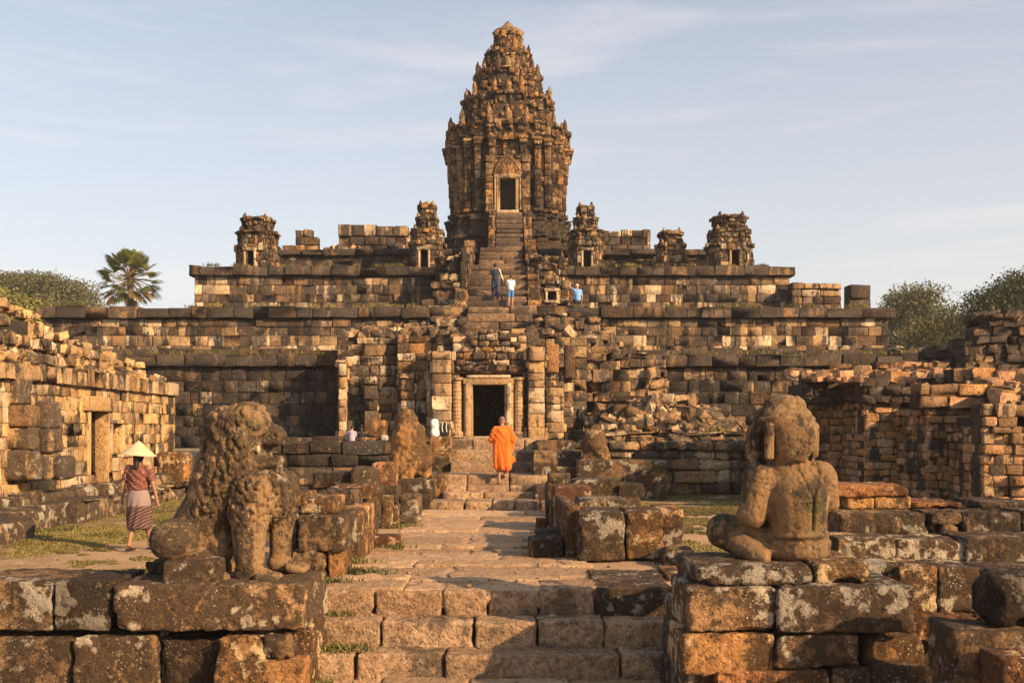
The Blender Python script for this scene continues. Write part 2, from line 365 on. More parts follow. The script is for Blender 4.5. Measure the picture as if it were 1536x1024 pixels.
def rubble(mb, n, fx, fy, fz, size=(.12, .4), mi=0, flat=.6, seed=1, tl=.35):
    rg = random.Random(seed); nr = np.random.RandomState(seed)
    for _ in range(n):
        u, v = rg.random(), rg.random(); x, y = fx(u, v), fy(u, v); s = rg.uniform(*size) * (1 if rg.random() < .8 else 1.5)
        h = (s / 2, s / 2 * rg.uniform(.6, 1), s / 2 * rg.uniform(.35, flat + .2))
        V, F = rbox(h[0], h[1], h[2], min(h) * .16, 3, 3, 3)
        V = V * (1 + .13 * nr.uniform(-1, 1, 3) * np.sign(V[:, [1, 2, 0]])) + nr.normal(0, s * .018, V.shape)
        V = rot(V, rg.gauss(0, tl), rg.gauss(0, tl), rg.uniform(0, 6.3)); mb.add(V + np.array([x, y, fz(x, y) + h[2] * .6]), F, mi)

# ---------------------------------------------------------------- the stepped pyramid
TM = [M['terrace'], M['core'], M['cornice']]
def tier(name, root, label, xl, xr, yf, yb, zb, zt, mats, top=None, corn_h=.42, seed=1, prof_k=.2, ch=(.31, .41), bw=(.28, .80), left=True, right=True, ops=()):
    mb = MB(); P = corn(zt - corn_h, zb, 0, .12)
    tz = top or (lambda u: zt - corn_h)
    masonry(mb, xl, yf, 1, 0, xr - xl, zb, tz, ch, bw, .5, .016, prof=P, seed=seed, ops=ops, rr=.016, gap=.004, vj=.009)
    if right: masonry(mb, xr, yf + .02, 0, 1, yb - yf, zb, zt - corn_h, ch, bw, .5, .02, prof=P, seed=seed + 1)
    if left: masonry(mb, xl, yb, 0, -1, yb - yf - .02, zb, zt - corn_h, ch, bw, .5, .02, prof=P, seed=seed + 2)
    mb.box(xl + .4, xr - .4, yf + .3, yb + .5, zb, zt - .06, 1)
    o = part(mb, name, mats, root, True, label)
    c = MB(); K = prof_k
    masonry(c, xl - K, yf, 1, 0, xr - xl + 2 * K, zt - corn_h, (lambda u: zt if (top is None or tz(u - K) > zt - corn_h - .05) else zt - 2), (corn_h, corn_h), (.5, 1.3), 1.0, .025, prof=lambda z: K, seed=seed + 5, rr=.03, vj=.016, gap=.004)
    if right: masonry(c, xr, yf + .8 - K, 0, 1, yb - yf - .8, zt - corn_h, zt, (corn_h, corn_h), (.7, 1.5), 1.0, .02, prof=lambda z: K, seed=seed + 6, rr=.05)
    if left: masonry(c, xl, yb, 0, -1, yb - yf - .8 + K, zt - corn_h, zt, (corn_h, corn_h), (.7, 1.5), 1.0, .02, prof=lambda z: K, seed=seed + 7, rr=.05)
    part(c, 'cornice', [M['cornice'], M['core']], o)
    return o
pyr = empty('temple_pyramid', (-.5, 34, 0), 'stepped sandstone pyramid of wide terraces below the great tower', 'pyramid')
tier('terrace_tier', pyr, 'lowest blackened terrace', wx(105, 33.5), wx(1412, 33.5), 33.5, 37.5, 1.2, wz(531, 33.5), [M['lowterrace'], M['core']], seed=11)
# ledge courses on top of the lowest tier
mb = MB(); zl = wz(531, 33.5)
masonry(mb, wx(150, 35.2), 35.2, 1, 0, wx(1380, 35.2) - wx(150, 35.2), zl, zl + .34, (.34, .34), (.6, 1.6), .9, .03, seed=14)
part(mb, 'terrace_ledge', [M['cornice'], M['core']], pyr)
zB = wz(460, 37)
tier('terrace_tier', pyr, 'middle terrace with pale replaced blocks', wx(66, 37), wx(1332, 37), 37, 43, zl + .2, zB, TM, seed=21)
zC = wz(399, 43)
tier('terrace_tier', pyr, 'upper terrace carrying the small corner towers', wx(292, 43), wx(1184, 43), 43, 48.5, zB - .1, zC, TM, seed=31)
zD = wz(374, 48.5)
tier('terrace_tier', pyr, 'dark low terrace at the foot of the great tower', wx(412, 48.5), wx(1060, 48.5), 48.5, 62, zC - .1, zD, [M['lowterrace'], M['core']], seed=41, corn_h=.3, ch=(.28, .36))

def walled(name, label, cat, px0, px1, py_top, Y, zb, mat, seed, dep=.6, bw=(.4, .8), ch=(.32, .42), miss=0, group=None):
    """free-standing broken wall: skyline in photograph pixels"""
    x0, x1 = wx(px0, Y), wx(px1, Y); mb = MB()
    tf = topline(py_top, Y, x0) if isinstance(py_top, list) else wz(py_top, Y)
    masonry(mb, x0, Y, 1, 0, x1 - x0, zb, tf, ch, bw, dep, .025, seed=seed, miss=miss, rr=.04, vj=.015, tilt=.012)
    o = mb.build(name, [mat, M['core']], None, True, ((x0 + x1) / 2, Y + dep / 2, zb)); return tag(o, label, cat, group)
mb = MB(); x0, x1 = wx(508, 49.6), wx(612, 49.6); zt = wz(338, 49.6)
masonry(mb, x0, 49.6, 1, 0, x1 - x0, zD - .05, zt, (.4, .46), (.4, .8), .6, .02, seed=51, prof=lambda z: .12 if z > zt - .35 else 0)
masonry(mb, x1, 49.62, 0, 1, 3, zD - .05, zt, (.4, .46), (.4, .8), .6, .02, seed=52); masonry(mb, x0, 52.6, 0, -1, 2.98, zD - .05, zt, (.4, .46), (.4, .8), .6, .02, seed=53)
mb.box(x0 + .3, x1 - .3, 49.9, 52.5, zD, zt - .1, 1)
tag(mb.build('ruined_gallery', [M['terrace'], M['core']], None, True, ((x0 + x1) / 2, 51, zD)), 'long flat-topped gallery wall with pale square blocks left of the great tower', 'wall')
walled('ruined_gallery', 'low gallery wall ending in an upright block right of the great tower', 'wall', 903, 976, [(903, 345), (957, 348), (958, 344), (976, 345)], 49.6, zD, M['terrace'], 55)
walled('broken_wall', 'crooked upright stump of wall standing alone between small tower and gallery on the upper left', 'wall', 443, 476, [(443, 343), (466, 344), (470, 360), (476, 362)], 49.4, zD, M['gate'], 56)
walled('broken_wall', 'single square block on the upper terrace edge left of the crooked wall stump', 'wall', 423, 441, 366, 49.0, zD, M['gate'], 57)
walled('broken_wall', 'ragged wall remnant at the right end of the upper terrace', 'wall', 1188, 1262, [(1188, 440), (1196, 424), (1214, 424), (1216, 428), (1240, 426), (1258, 432), (1262, 450)], 42.2, zB, M['terrace'], 58)
walled('stone_pillar', 'square leaning stone pillar on the right end of the middle terrace', 'pillar', 1274, 1306, [(1274, 430), (1280, 424), (1306, 425)], 38.2, zB, M['cornice'], 59, bw=(1, 1.1), ch=(.45, .5))

# ---------------------------------------------------------------- redented towers
def redent(w, k=(.34, .60, .80), s=(1, .90, .79, .66)):
    """quarter outline of a square tower with stepped corners, walked all the way round (counter-clockwise from front)"""
    q = [(k[0], s[0]), (k[0], s[1]), (k[1], s[1]), (k[1], s[2]), (k[2] * .98, s[2]), (s[2], s[2])]
    q = [(k[0], 1.0), (k[0], s[1]), (k[1], s[1]), (k[1], s[2]), (s[2], s[2]), (s[2], k[1]), (s[1], k[1]), (s[1], k[0]), (1.0, k[0])]
    pts = []
    for r in range(4):
        c, sn = [(1, 0), (0, 1), (-1, 0), (0, -1)][r]
        for (a, b) in q:
            x, y = a, -b                                  # start at the front (-y), right half, heading to +x side
            pts.append((w * (x * c - y * sn), w * (x * sn + y * c)))
    return pts
def ring(mb, cx, cy, w, z0, z1, ch, bw, prof=None, seed=1, dep=.5, jit=.02, vj=.012, ops=(), rr=.03, k=(.34, .60, .80)):
    P = redent(w, k); n = len(P)
    for i in range(n):
        a, b = P[i], P[(i + 1) % n]; dx, dy = b[0] - a[0], b[1] - a[1]; L = math.hypot(dx, dy)
        front = abs(dy) < 1e-6 and a[1] < -w * .99
        masonry(mb, cx + a[0], cy + a[1], dx, dy, L, z0, z1, ch, bw, min(dep, w * .3), jit, prof=prof, seed=seed * 7 + 3, vj=vj, rr=rr, ops=ops if front else ())
def crown(mb, cx, cy, w, z, aw, ah, seed, k=(.34, .60, .80)):
    rg = random.Random(seed)
    for (a, b, f) in ((.31, .97, 1.0), (.76, .76, .85)):
        for (x, y) in {(a, -b), (-a, -b), (b, -a), (b, a), (-b, -a), (-b, a), (a, b), (-a, b)}:
            s = rg.uniform(.65, 1.15) * f; m_ = MB()
            if rg.random() < .15 and abs(y) < w * .9: continue
            antefix(m_, cx + x * w, cy + y * w, z, aw * s, ah * s, 0, seed + int(a * 90 + x * 7 + y * 3)); part(m_, 'antefix', M['tower'], mb)
    for (x, y) in ((0, -1), (1, 0), (0, 1), (-1, 0)): m_ = MB(); antefix(m_, cx + x * w * .93, cy + y * w * .93, z, aw * 1.2, ah * .8, 0, seed + 90); part(m_, 'antefix', M['tower'], mb)

TCX, TCY = -.23, 57.2; S = .038
def tz(py): return EYE + (HOR - py) * S
tw = empty('great_tower', (TCX, TCY, zD), 'tall pointed sandstone tower with a dark doorway crowning the pyramid', 'tower')
# stepped base
mb = MB(); yb = 3.9; z = zD - .1
for i, (w, zt) in enumerate(((3.80, 11.3), (3.62, 12.3), (3.42, 13.42))):
    hh = zt - z
    ring(mb, TCX, TCY, w, z, zt, (.2, .3), (.35, .8), prof=lambda q, z=z, zt=zt: .14 * (1 if q > zt - .25 or q < z + .25 else -.4 if abs(q - (z + zt) / 2) < .2 else .3), seed=60 + i, dep=.6, jit=.04, vj=.02)
    mb.box(TCX - w * .8, TCX + w * .8, TCY - w * .8, TCY + w * .8, z, zt - .05, 1)
    mb.box(TCX - w * .95, TCX + w * .95, TCY - w * .3, TCY + w * .3, z, zt - .06, 1); mb.box(TCX - w * .32, TCX + w * .32, TCY - w * .94, TCY + w * .94, z, zt - .055, 1)
    z = zt
part(mb, 'stepped_base', [stone_mat('tower_base_stone', [(.4, DRK), (.3, BRN), (.3, (.24, .17, .10))], dark=.66, lichen=.1, warm=.4, streak=.3, sc=.9, carve=.6), M['core']], tw)
# body
zb = 13.42; zbody = tz(222); mb = MB(); dw = .42; pz = lambda py: wz(py, 53.8); door_z1 = pz(268)
def bprof(q):
    f = (q - zb) / (zbody - zb)
    return (.12 if f < .07 else .04 if f < .13 else (.50 if f > .93 else .42 if f > .86 else .05 + .34 * max(0, f - .13) ** 1.1))
ring(mb, TCX, TCY, 2.98, zb, zbody, (.26, .4), (.28, .55), prof=bprof, seed=70, jit=.045, vj=.02, dep=.55, ops=((2.98 * .34 - dw, 2.98 * .34 + dw, zb - .1, door_z1),))
for (a, b, c, d) in ((-.62, .62, -.85, .85), (-.85, .85, -.62, .62)):
    mb.box(TCX + 3.15 * a, TCX + 3.15 * b, TCY + 3.15 * c * .97, TCY + 3.15 * d, zb, zbody - .03, 1)
body = part(mb, 'tower_body', [M['tower'], M['core']], tw)
# pilasters standing on the body, front and sides
rg = random.Random(5)
for (sx, sy) in ((1, 0), (0, 1)):
    for u in (-.34, .34, -.60, .60, -.79, .79):
        for side in (-1, 1):
            s_ = 1 if abs(u) < .4 else .9 if abs(u) < .7 else .79
            au = abs(u) * 2.98 - .17; au = math.copysign(au, u); dd0 = s_ * 2.98 + .05
            xy = lambda q: (TCX + au, TCY + (dd0 + bprof(q)) * side) if sy else (TCX + (dd0 + bprof(q)) * side, TCY + au)
            mb = MB(); z = zb + .3
            while z < zbody - .35:
                h = rg.uniform(.3, .6); h = min(h, zbody - .3 - z); x, y = xy(z + h / 2); V, F = rbox(.17 + rg.uniform(-.02, .02), .17, h / 2 - .008, .03); mb.add(V + np.random.RandomState(int(z * 100)).normal(0, .012, V.shape) + np.array([x, y, z + h / 2]), F); z += h
            for (zz, ww) in ((zb + .25, .24), (zbody - .35, .25), (zbody - .55, .21)):
                x, y = xy(zz); V, F = rbox(ww, ww, .09, .03); mb.add(V + np.array([x, y, zz]), F)
            part(mb, 'pilaster', [M['tower']], tw)
# upper tiers
for i, (hw, p0, p1, aw, ah, tip) in enumerate(((3.36, 224, 204, .46, 1.05, 0), (2.46, 204, 155, .44, 1.05, 0), (1.80, 155, 115, .40, .92, 0), (1.26, 115, 83, .32, .66, 0), (.74, 83, 50, 0, 0, 0))):
    mb = MB(); z0, z1 = tz(p0), tz(p1); H = z1 - z0
    ring(mb, TCX, TCY, hw, z0, z1, (.2, .33), (.22, .45), prof=lambda q: (.12 if (q - z0) / H > .8 else .06 if (q - z0) / H < .15 else .0 - .10 * (q - z0) / H) * (hw / 3 + .3), seed=80 + i, jit=.05, vj=.028, dep=.6, rr=.05)
    mb.box(TCX - hw * .76, TCX + hw * .76, TCY - hw * .76, TCY + hw * .76, z0 - .3, z1 - .02, 1)
    mb.box(TCX - hw * .92, TCX + hw * .92, TCY - hw * .3, TCY + hw * .3, z0 - .1, z1 - .03, 1); mb.box(TCX - hw * .3, TCX + hw * .3, TCY - hw * .92, TCY + hw * .92, z0 - .1, z1 - .035, 1)
    # niche slabs and frieze lumps on each face
    rg = random.Random(i)
    for a in range(int(70 * hw / 3)):
        t = rg.uniform(-1, 1) * hw * .75; side = rg.choice((0, 1, 3)); zz = rg.uniform(z0 + .1, z1 - .05); s = rg.uniform(.07, .17)
        dd = hw * (1.0 if abs(t) < hw * .34 else .9 if abs(t) < hw * .6 else .79) + .02
        x, y = {0: (t, -dd), 1: (dd, t), 3: (-dd, t)}[side]
        V, F = rbox(s, s, s * rg.uniform(.7, 1.5), s * .5); mb.add(V + np.array([TCX + x, TCY + y, zz]), F)
    tr = part(mb, 'tower_storey', [M['tower'], M['core']], tw)
    if aw: crown(tr, TCX, TCY, hw * 1.0 - .05, z1 - .05, aw, ah, 100 + i)
mb = MB(); n = 20; rr_ = [(tz(50) - .1, .75), (tz(47), .85), (tz(44), .6), (tz(43), .42), (tz(41), .46), (tz(38), .30), (tz(33), .12), (tz(30.5), .01)]; V = []; F = []
for k, (z, r) in enumerate(rr_):
    for j in range(n): q = 2 * math.pi * j / n; f = 1 + .08 * math.cos(q * 8) * (k < 4); V.append((TCX + math.cos(q) * r * f, TCY + math.sin(q) * r * f, z))
    if k: F += [((k - 1) * n + j, (k - 1) * n + (j + 1) % n, k * n + (j + 1) % n, k * n + j) for j in range(n)]
mb.add(np.array(V) + np.random.RandomState(3).normal(0, .015, (len(V), 3)), F); part(mb, 'lotus_finial', [M['tower']], tw)
# porch with door
mb = MB(); yf = TCY - 3.15 * 1.0 - .28; dx = TCX
for sx in (-1, 1):
    masonry(mb, dx + (sx * .98) - .22, yf - .0, 1, 0, .44, zb, pz(232), (.3, .5), (.4, .5), .6, .02, prof=lambda q: .1 if q > pz(240) or q < zb + .3 else 0, seed=91 + sx)
    masonry(mb, dx + (sx * .62) - .10, yf + .10, 1, 0, .20, zb, pz(262), (.5, .8), (.4, .5), .4, .01, seed=95 + sx)
masonry(mb, dx - .72, yf + .03, 1, 0, 1.44, pz(262), pz(232), (.25, .35), (.5, .8), .5, .03, seed=97)
por = part(mb, 'porch', [M['tower'], M['core']], tw)
mb = MB(); z0, z1 = zb + .12, pz(268)
for sx in (-1, 1): mb.box(dx + sx * .42, dx + sx * .60, yf - .04, yf + .5, z0 - .1, z1, 0, .02); mb.box(dx + sx * .63, dx + sx * .72, yf - .09, yf + .1, z0, z1, 0, .02)
mb.box(dx - .74, dx + .74, yf - .08, yf + .45, z1, z1 + .24, 0, .03); mb.box(dx - .6, dx + .6, yf - .1, yf + .6, z0 - .22, z0, 0, .03)
part(mb, 'door_frame', M['frame'], tw)
mb = MB(); mb.box(dx - .45, dx + .45, yf + 1.2, yf + 1.3, z0 - .2, z1 + .1); part(mb, 'doorway', M['void'], tw)  # black panel painted as the darkness behind the tower door
# carved pediment over the tower door
def pediment(mb, cx, y, z0, w, h, th=.3, seed=0, lobes=True):
    n = 40; t = np.linspace(0, 1, n); out = []
    for a in t:
        q = a * 2 - 1; zz = (1 - abs(q) ** 2.3) * h + (.06 * h * abs(math.sin(a * math.pi * 6)) if lobes else 0) + (.14 * h * max(0, 1 - abs(q) * 5)); out.append((q * w / 2, zz))
    rg = random.Random(seed)
    for row, (f0, f1, dd) in enumerate(((0, .62, 0), (.62, .80, .02), (.80, 1.0, .04))):
        V = []; F = []
        for (x, zz) in out:
            for yy in (0, th):
                V += [(cx + x * f0, y - dd + yy, z0 + zz * f0), (cx + x * f1, y - dd + yy + (rg.gauss(0, .012)), z0 + zz * f1)]
        for i in range(n - 1):
            a = i * 4; b = a + 4
            F += [(a, b, b + 1, a + 1), (a + 1, b + 1, b + 3, a + 3), (a + 2, a + 3, b + 3, b + 2)]
        mb.add(V, F)
mb = MB(); pediment(mb, dx, yf - .06, pz(262), 1.6, .95, .5, 4); part(mb, 'pediment', M['tower'], tw)

# ---------------------------------------------------------------- little towers and pavilions on the terraces
def shrine(name, label, px0, px1, pytop, Y, zb, seed, door=True, tiers=3, dpx=None, ruin=.0, fat=1.0):
    w = (wx(px1, Y) - wx(px0, Y)) / 2; cx = (wx(px0, Y) + wx(px1, Y)) / 2; zt = wz(pytop, Y); H = zt - zb; cy = Y + w
    o = empty(name, (cx, cy, zb), label, 'tower', 'small towers on the terraces'); mb = MB(); hb = H * (.50 if tiers > 1 else .62); od = ()
    dcx = (wx(dpx, Y) - cx if dpx else 0)
    if door: od = ((w * .9 * .6 - .22 + dcx, w * .9 * .6 + .22 + dcx, zb + .1, zb + hb * .72),)
    K = (.6, .74, .9)
    pf = lambda q: .09 if q < zb + .25 or q > zb + hb - .28 else 0
    ring(mb, cx, cy, w * .9, zb - .1, zb + hb, (.22, .34), (.25, .5), prof=pf, seed=seed, ops=od, dep=.35, jit=.03, vj=.018, k=K)
    mb.box(cx - w * .62, cx + w * .62, cy - w * .35, cy + w * .62, zb, zb + hb - .04, 1)
    z = zb + hb; ww = w * .82 * fat
    for i in range(tiers):
        h = (zt - z) / (tiers - i) * (1.0 if i < tiers - 1 else 1)
        z1_ = z + h
        ring(mb, cx, cy, ww, z - .02, z1_, (.16, .26), (.2, .4), prof=lambda q: .07 if q > z1_ - .16 else -.02, seed=seed + i, dep=.3, jit=.045, vj=.025, k=K)
        mb.box(cx - ww * .75, cx + ww * .75, cy - ww * .75, cy + ww * .75, z - .1, z1_ - .03, 1)
        for a in range(4):
            q = a * math.pi / 2 + .785; antefix(mb, cx + math.cos(q) * ww * 1.05, cy + math.sin(q) * ww * 1.05, z1_ - .06, .2, .26, 0, seed + a)
        z = z1_; ww *= (.74 if tiers > 2 else .78)
    rubble(mb, 14, lambda u, v: cx + (u - .5) * ww * 1.6, lambda u, v: cy + (v - .5) * ww * 1.6, lambda x, y: z - .08, (.14, .28), 0, seed=seed)
    part(mb, 'shrine_body', [M['gate'], M['core']], o)
    if door:
        f = MB(); yf = cy - w * .9; x = cx + dcx; z0, z1 = zb + .08, zb + hb * .72
        for sx in (-1, 1): f.box(x + sx * .18, x + sx * .27, yf - .07, yf + .2, z0, z1, 0, .015)
        f.box(x - .32, x + .32, yf - .09, yf + .2, z1, z1 + .13, 0, .02); part(f, 'door_frame', M['frame'], o)
        v = MB(); v.box(x - .24, x + .24, yf + .36, yf + .40, z0 - .1, z1 + .05); part(v, 'doorway', M['void'], o)  # thin black panel painted as the shade inside the shrine
    return o
shrine('corner_shrine', 'small two-storeyed tower with a doorway at the left corner of the upper terrace', 347, 411, 322, 44.2, zC, 201, dpx=374, tiers=2, fat=1.05)
shrine('corner_shrine', 'small tower with waisted round top and doorway near the upper terrace right corner', 1065, 1137, 319, 44.2, zC, 211, dpx=1104, tiers=2, fat=1.0)
shrine('corner_shrine', 'stubby eroded tower without a doorway right of the great tower', 985, 1034, 345, 46.0, zC, 221, door=False, tiers=2)
shrine('stair_pavilion', 'slender pavilion with pointed crown and doorway left of the central stairway', 611, 666, 303, 46.0, zC, 231, dpx=636, tiers=3)
shrine('stair_pavilion', 'slender pavilion with pointed crown and doorway right of the central stairway', 853, 907, 305, 46.0, zC, 241, dpx=881, tiers=3)
# ruined stair flank shrines on the middle terrace
shrine('flank_shrine', 'crumbling arched shrine beside the left edge of the main stairway', 648, 700, 384, 41.6, zB, 251, dpx=664, tiers=1)
shrine('flank_shrine', 'broken shrine with a tall narrow doorway beside the right edge of the main stairway', 792, 856, 383, 41.6, zB, 261, dpx=828, tiers=1)

# ---------------------------------------------------------------- central stairways
def flight(root, name, px0, px1, y0, z0, y1, z1, n, seed, mat='step', label=None, wall=.0, side=True):
    mb = MB(); yl = np.linspace(y0, y1, n + 1); zl_ = np.linspace(z0, z1, n + 1); xa, xb = px0, px1
    for i in range(n):
        masonry(mb, xa, yl[i], 1, 0, xb - xa, zl_[i], zl_[i + 1], (zl_[i + 1] - zl_[i],) * 2, (1.1, 2.4), yl[i + 1] - yl[i] + .25, .02, seed=seed + i, rr=.05, vj=.010)
    mb.box(xa, xb, y0 + .3, y1 + .3, z0 - .6, z0, 1)
    for i in range(n): mb.box(xa + .04, xb - .04, yl[i] + .2, y1 + .3, zl_[i], zl_[i + 1] - .04, 1)
    return part(mb, name, [M[mat], M['core']], root, True, label)
M['upstep'] = stone_mat('upper_stair_stone', [(.5, (.20, .14, .09)), (.5, (.26, .18, .11))], dark=.5, dcol=(.05, .038, .03), lichen=.08, warm=.35, streak=.1, sc=1.0)
SXA, SXB = wx(704, 42), wx(790, 42)
flight(pyr, 'stair_flight', SXA, SXB, 39.0, 6.34, 43.0, 8.78, 9, 300, 'upstep', 'wide lower flight')
flight(pyr, 'stair_flight', SXA + .25, SXB - .1, 45.0, zC, 48.5, zD, 6, 320, 'upstep', 'wide middle flight')
flight(pyr, 'stair_flight', wx(744, 53), wx(784, 53), 50.6, zD, yf - .1, zb, 10, 330, 'upstep', 'narrow upper flight')
flight(pyr, 'stair_flight', wx(700, 36), wx(806, 36), 34.4, zl, 37.0, 6.34, 6, 350, 'upstep', 'lowest flight behind the gatehouse roof')
mb = MB()
for (xa, xb, s) in ((SXA - .5, SXA, 1), (SXB, SXB + .5, 2)):
    for (y0, y1, z0, z1, n) in ((39.2, 43.2, 6.6, 9.1, 6), (44.8, 48.6, 9.2, 10.9, 5)):
        for i in range(n):
            a = y0 + (y1 - y0) * i / n; zz = z0 + (z1 - z0) * (i + .8) / n; w_ = (y1 - y0) / n; zlo = 6.2 if y0 < 43 else zC - .1
            masonry(mb, xa, a, 1, 0, xb - xa, zlo, zz, (.3, .4), (.5, .6), w_ + .3, .03, seed=s * 10 + i)
            masonry(mb, xb, a + .02, 0, 1, w_, zlo, zz, (.3, .4), (.4, .6), .25, .02, seed=s * 40 + i); masonry(mb, xa, a + w_, 0, -1, w_, zlo, zz, (.3, .4), (.4, .6), .25, .02, seed=s * 60 + i)
for (xa, xb) in ((wx(733, 53), wx(743, 53)), (wx(785, 53), wx(797, 53))):
    for i in range(5):
        a = 50.7 + (yf + .2 - 50.7) * i / 5; zz = zD + .35 + (zb - zD) * (i + .6) / 5
        masonry(mb, xa, a, 1, 0, xb - xa, zD - .1, zz, (.3, .4), (.5, .6), .8, .03, seed=440 + i); masonry(mb, xb, a, 0, 1, .72, zD - .1, zz, (.3, .4), (.4, .6), .2, .02, seed=460 + i)
part(mb, 'stair_side_wall', [M['tower'], M['core']], pyr)
# ruined masonry either side of the stair foot, stepping down behind the gatehouse
flk = {0: MB(), 1: MB()}
for (p0, p1, pt, Y, s) in ((600, 700, [(600, 470), (640, 440), (655, 420), (700, 400)], 40.4, 1), (806, 935, [(806, 452), (850, 450), (870, 470), (935, 500)], 40.0, 2), (640, 702, 456, 39.2, 3), (806, 900, [(806, 466), (860, 474), (900, 500)], 38.6, 4)):
    mb = flk[p0 > 750]; x0 = wx(p0, Y); masonry(mb, x0, Y, 1, 0, wx(p1, Y) - x0, zl, topline(pt, Y, x0) if isinstance(pt, list) else wz(pt, Y), (.26, .4), (.3, .7), 1.3, .08, seed=500 + s, vj=.03, rr=.06, tilt=.03)
x0 = wx(702, 40); masonry(flk[0], wx(702, 40), 40.4, 0, 1, 1.4, zl, 9.2, (.3, .4), (.4, .6), .3, .05, seed=509)
rubble(flk[1], 160, lambda u, v: wx(815 + 90 * u, 38.8), lambda u, v: 37.6 + v * 2.5, lambda x, y: 4.9 + (y - 37.6) * .75 - max(0, x - 1.2) * .3, (.2, .5), 0, seed=9)
for k_ in (0, 1): part(flk[k_], 'ruined_stair_flank', [M['gate'], M['core']], pyr)
mb = MB()
rubble(mb, 60, lambda u, v: wx(1336 + 42 * u, 35.5), lambda u, v: 35 + v * 1.5, lambda x, y: zl + .05, (.2, .5), 0, seed=19)
part(mb, 'fallen_stones', [M['terrace']], pyr); mb = MB()
rubble(mb, 30, lambda u, v: wx(480 + 130 * u, 48.9), lambda u, v: 48.7 + v * .6, lambda x, y: zD, (.2, .45), 0, seed=20)
part(mb, 'fallen_stones', [M['terrace']], pyr)
# ---------------------------------------------------------------- gatehouse in front of the pyramid
GY = 31.0; PZ = 1.55
gate = empty('gatehouse', (wx(735, GY), GY + 2, PZ), 'ruined sandstone gatehouse with carved pilasters round a black doorway at the top of the steps', 'building')
GM = [M['gate'], M['core']]
def gw(mb, p0, p1, Y, pt, s, **k):
    x0 = wx(p0, Y); kw = dict(ch=(.24, .38), bw=(.3, .75), dep=.6, jit=.02, vj=.012, rr=.022, gap=.005); kw.update(k); zb_ = kw.pop('zb', PZ - .1)
    masonry(mb, x0, Y, 1, 0, wx(p1, Y) - x0, zb_, topline(pt, Y, x0) if isinstance(pt, list) else wz(pt, Y), seed=s, **kw)
def gside(mb, px, Y0, Y1, pt, s, right=True, **k):
    kw = dict(ch=(.26, .38), bw=(.35, .7), dep=.5, jit=.03, vj=.014); kw.update(k); x = wx(px, Y0); zt = wz(pt, Y0)
    if right: masonry(mb, x, Y0 + .02, 0, 1, Y1 - Y0, PZ - .1, zt, seed=s, **kw)
    else: masonry(mb, x, Y1, 0, -1, Y1 - Y0 - .02, PZ - .1, zt, seed=s, **kw)
mb = MB()
base = lambda q: .10 if q < PZ + .35 else (.06 if q < PZ + .55 else 0)
gw(mb, 506, 600, 32.2, [(506, 520), (520, 512), (560, 505), (600, 508)], 601, prof=base)          # left wing
gside(mb, 506, 32.2, 33.6, 515, 602, right=False)
gw(mb, 596, 660, 31.9, [(596, 505), (660, 502)], 603, prof=base)
# central wall with door opening
x0 = wx(655, 31.6); dl, dr = wx(706, 31.4), wx(760, 31.4)
gw(mb, 655, 808, 31.6, [(655, 498), (808, 498)], 604, ops=((dl - x0 - .12, dr - x0 + .12, PZ - .2, wz(572, 31.4)),))
gw(mb, 806, 880, 31.9, [(806, 500), (850, 503), (880, 512)], 605, prof=base)
gw(mb, 876, 945, 32.2, [(876, 506), (905, 512), (920, 540), (945, 560)], 606, miss=.04, vj=.022, jit=.06)
gw(mb, 925, 1000, 32.7, [(925, 545), (950, 528), (985, 540), (1000, 560)], 607, vj=.025, jit=.08, miss=.03)
mb.box(wx(512, 32.6), wx(700, 32.6), 32.7, 36.6, PZ, wz(512, 32.6), 1); mb.box(wx(768, 32.6), wx(938, 32.6), 32.8, 36.6, PZ, wz(560, 32.6), 1); mb.box(wx(690, 32.6), wx(880, 32.6), 33.2, 36.6, wz(566, 31.6), wz(504, 32.6), 1)
gw(mb, 640, 690, 31.3, 524, 651, ch=(.3, .5), bw=(.3, .6)); gw(mb, 784, 860, 31.38, 532, 652, ch=(.3, .5), bw=(.3, .6), prof=base)
# roof remains stepping back
gw(mb, 520, 700, 33.6, [(520, 500), (545, 486), (600, 488), (700, 478)], 608, vj=.03, jit=.09, zb=3.6, rr=.07, miss=.02)
gw(mb, 590, 700, 34.8, [(590, 488), (640, 478), (700, 474)], 609, vj=.03, jit=.09, zb=3.9, rr=.07)
gw(mb, 800, 935, 33.4, [(800, 482), (850, 476), (880, 488), (905, 500), (935, 515)], 610, vj=.03, jit=.09, zb=3.0, rr=.07, miss=.02)
gw(mb, 800, 900, 34.8, [(800, 470), (860, 468), (900, 484)], 611, vj=.03, jit=.09, zb=3.9, rr=.07)
gw(mb, 690, 812, 32.9, [(690, 494), (812, 492)], 612, vj=.02, jit=.05, zb=3.6, rr=.05)
mb.box(wx(560, 34), wx(905, 34), 34.2, 37, 3.8, wz(500, 34), 1)
rubble(mb, 110, lambda u, v: wx(520 + 190 * u, 33.6), lambda u, v: 33 + v * 2.6, lambda x, y: 4.85 + (y - 33) * .10, (.2, .5), 0, seed=31)
rubble(mb, 90, lambda u, v: wx(800 + 120 * u, 33.6), lambda u, v: 32.6 + v * 3, lambda x, y: 4.85 + (y - 33) * .16 - max(0, x - 2.0) * .4, (.2, .5), 0, seed=32)
part(mb, 'gatehouse_wall', GM, gate)
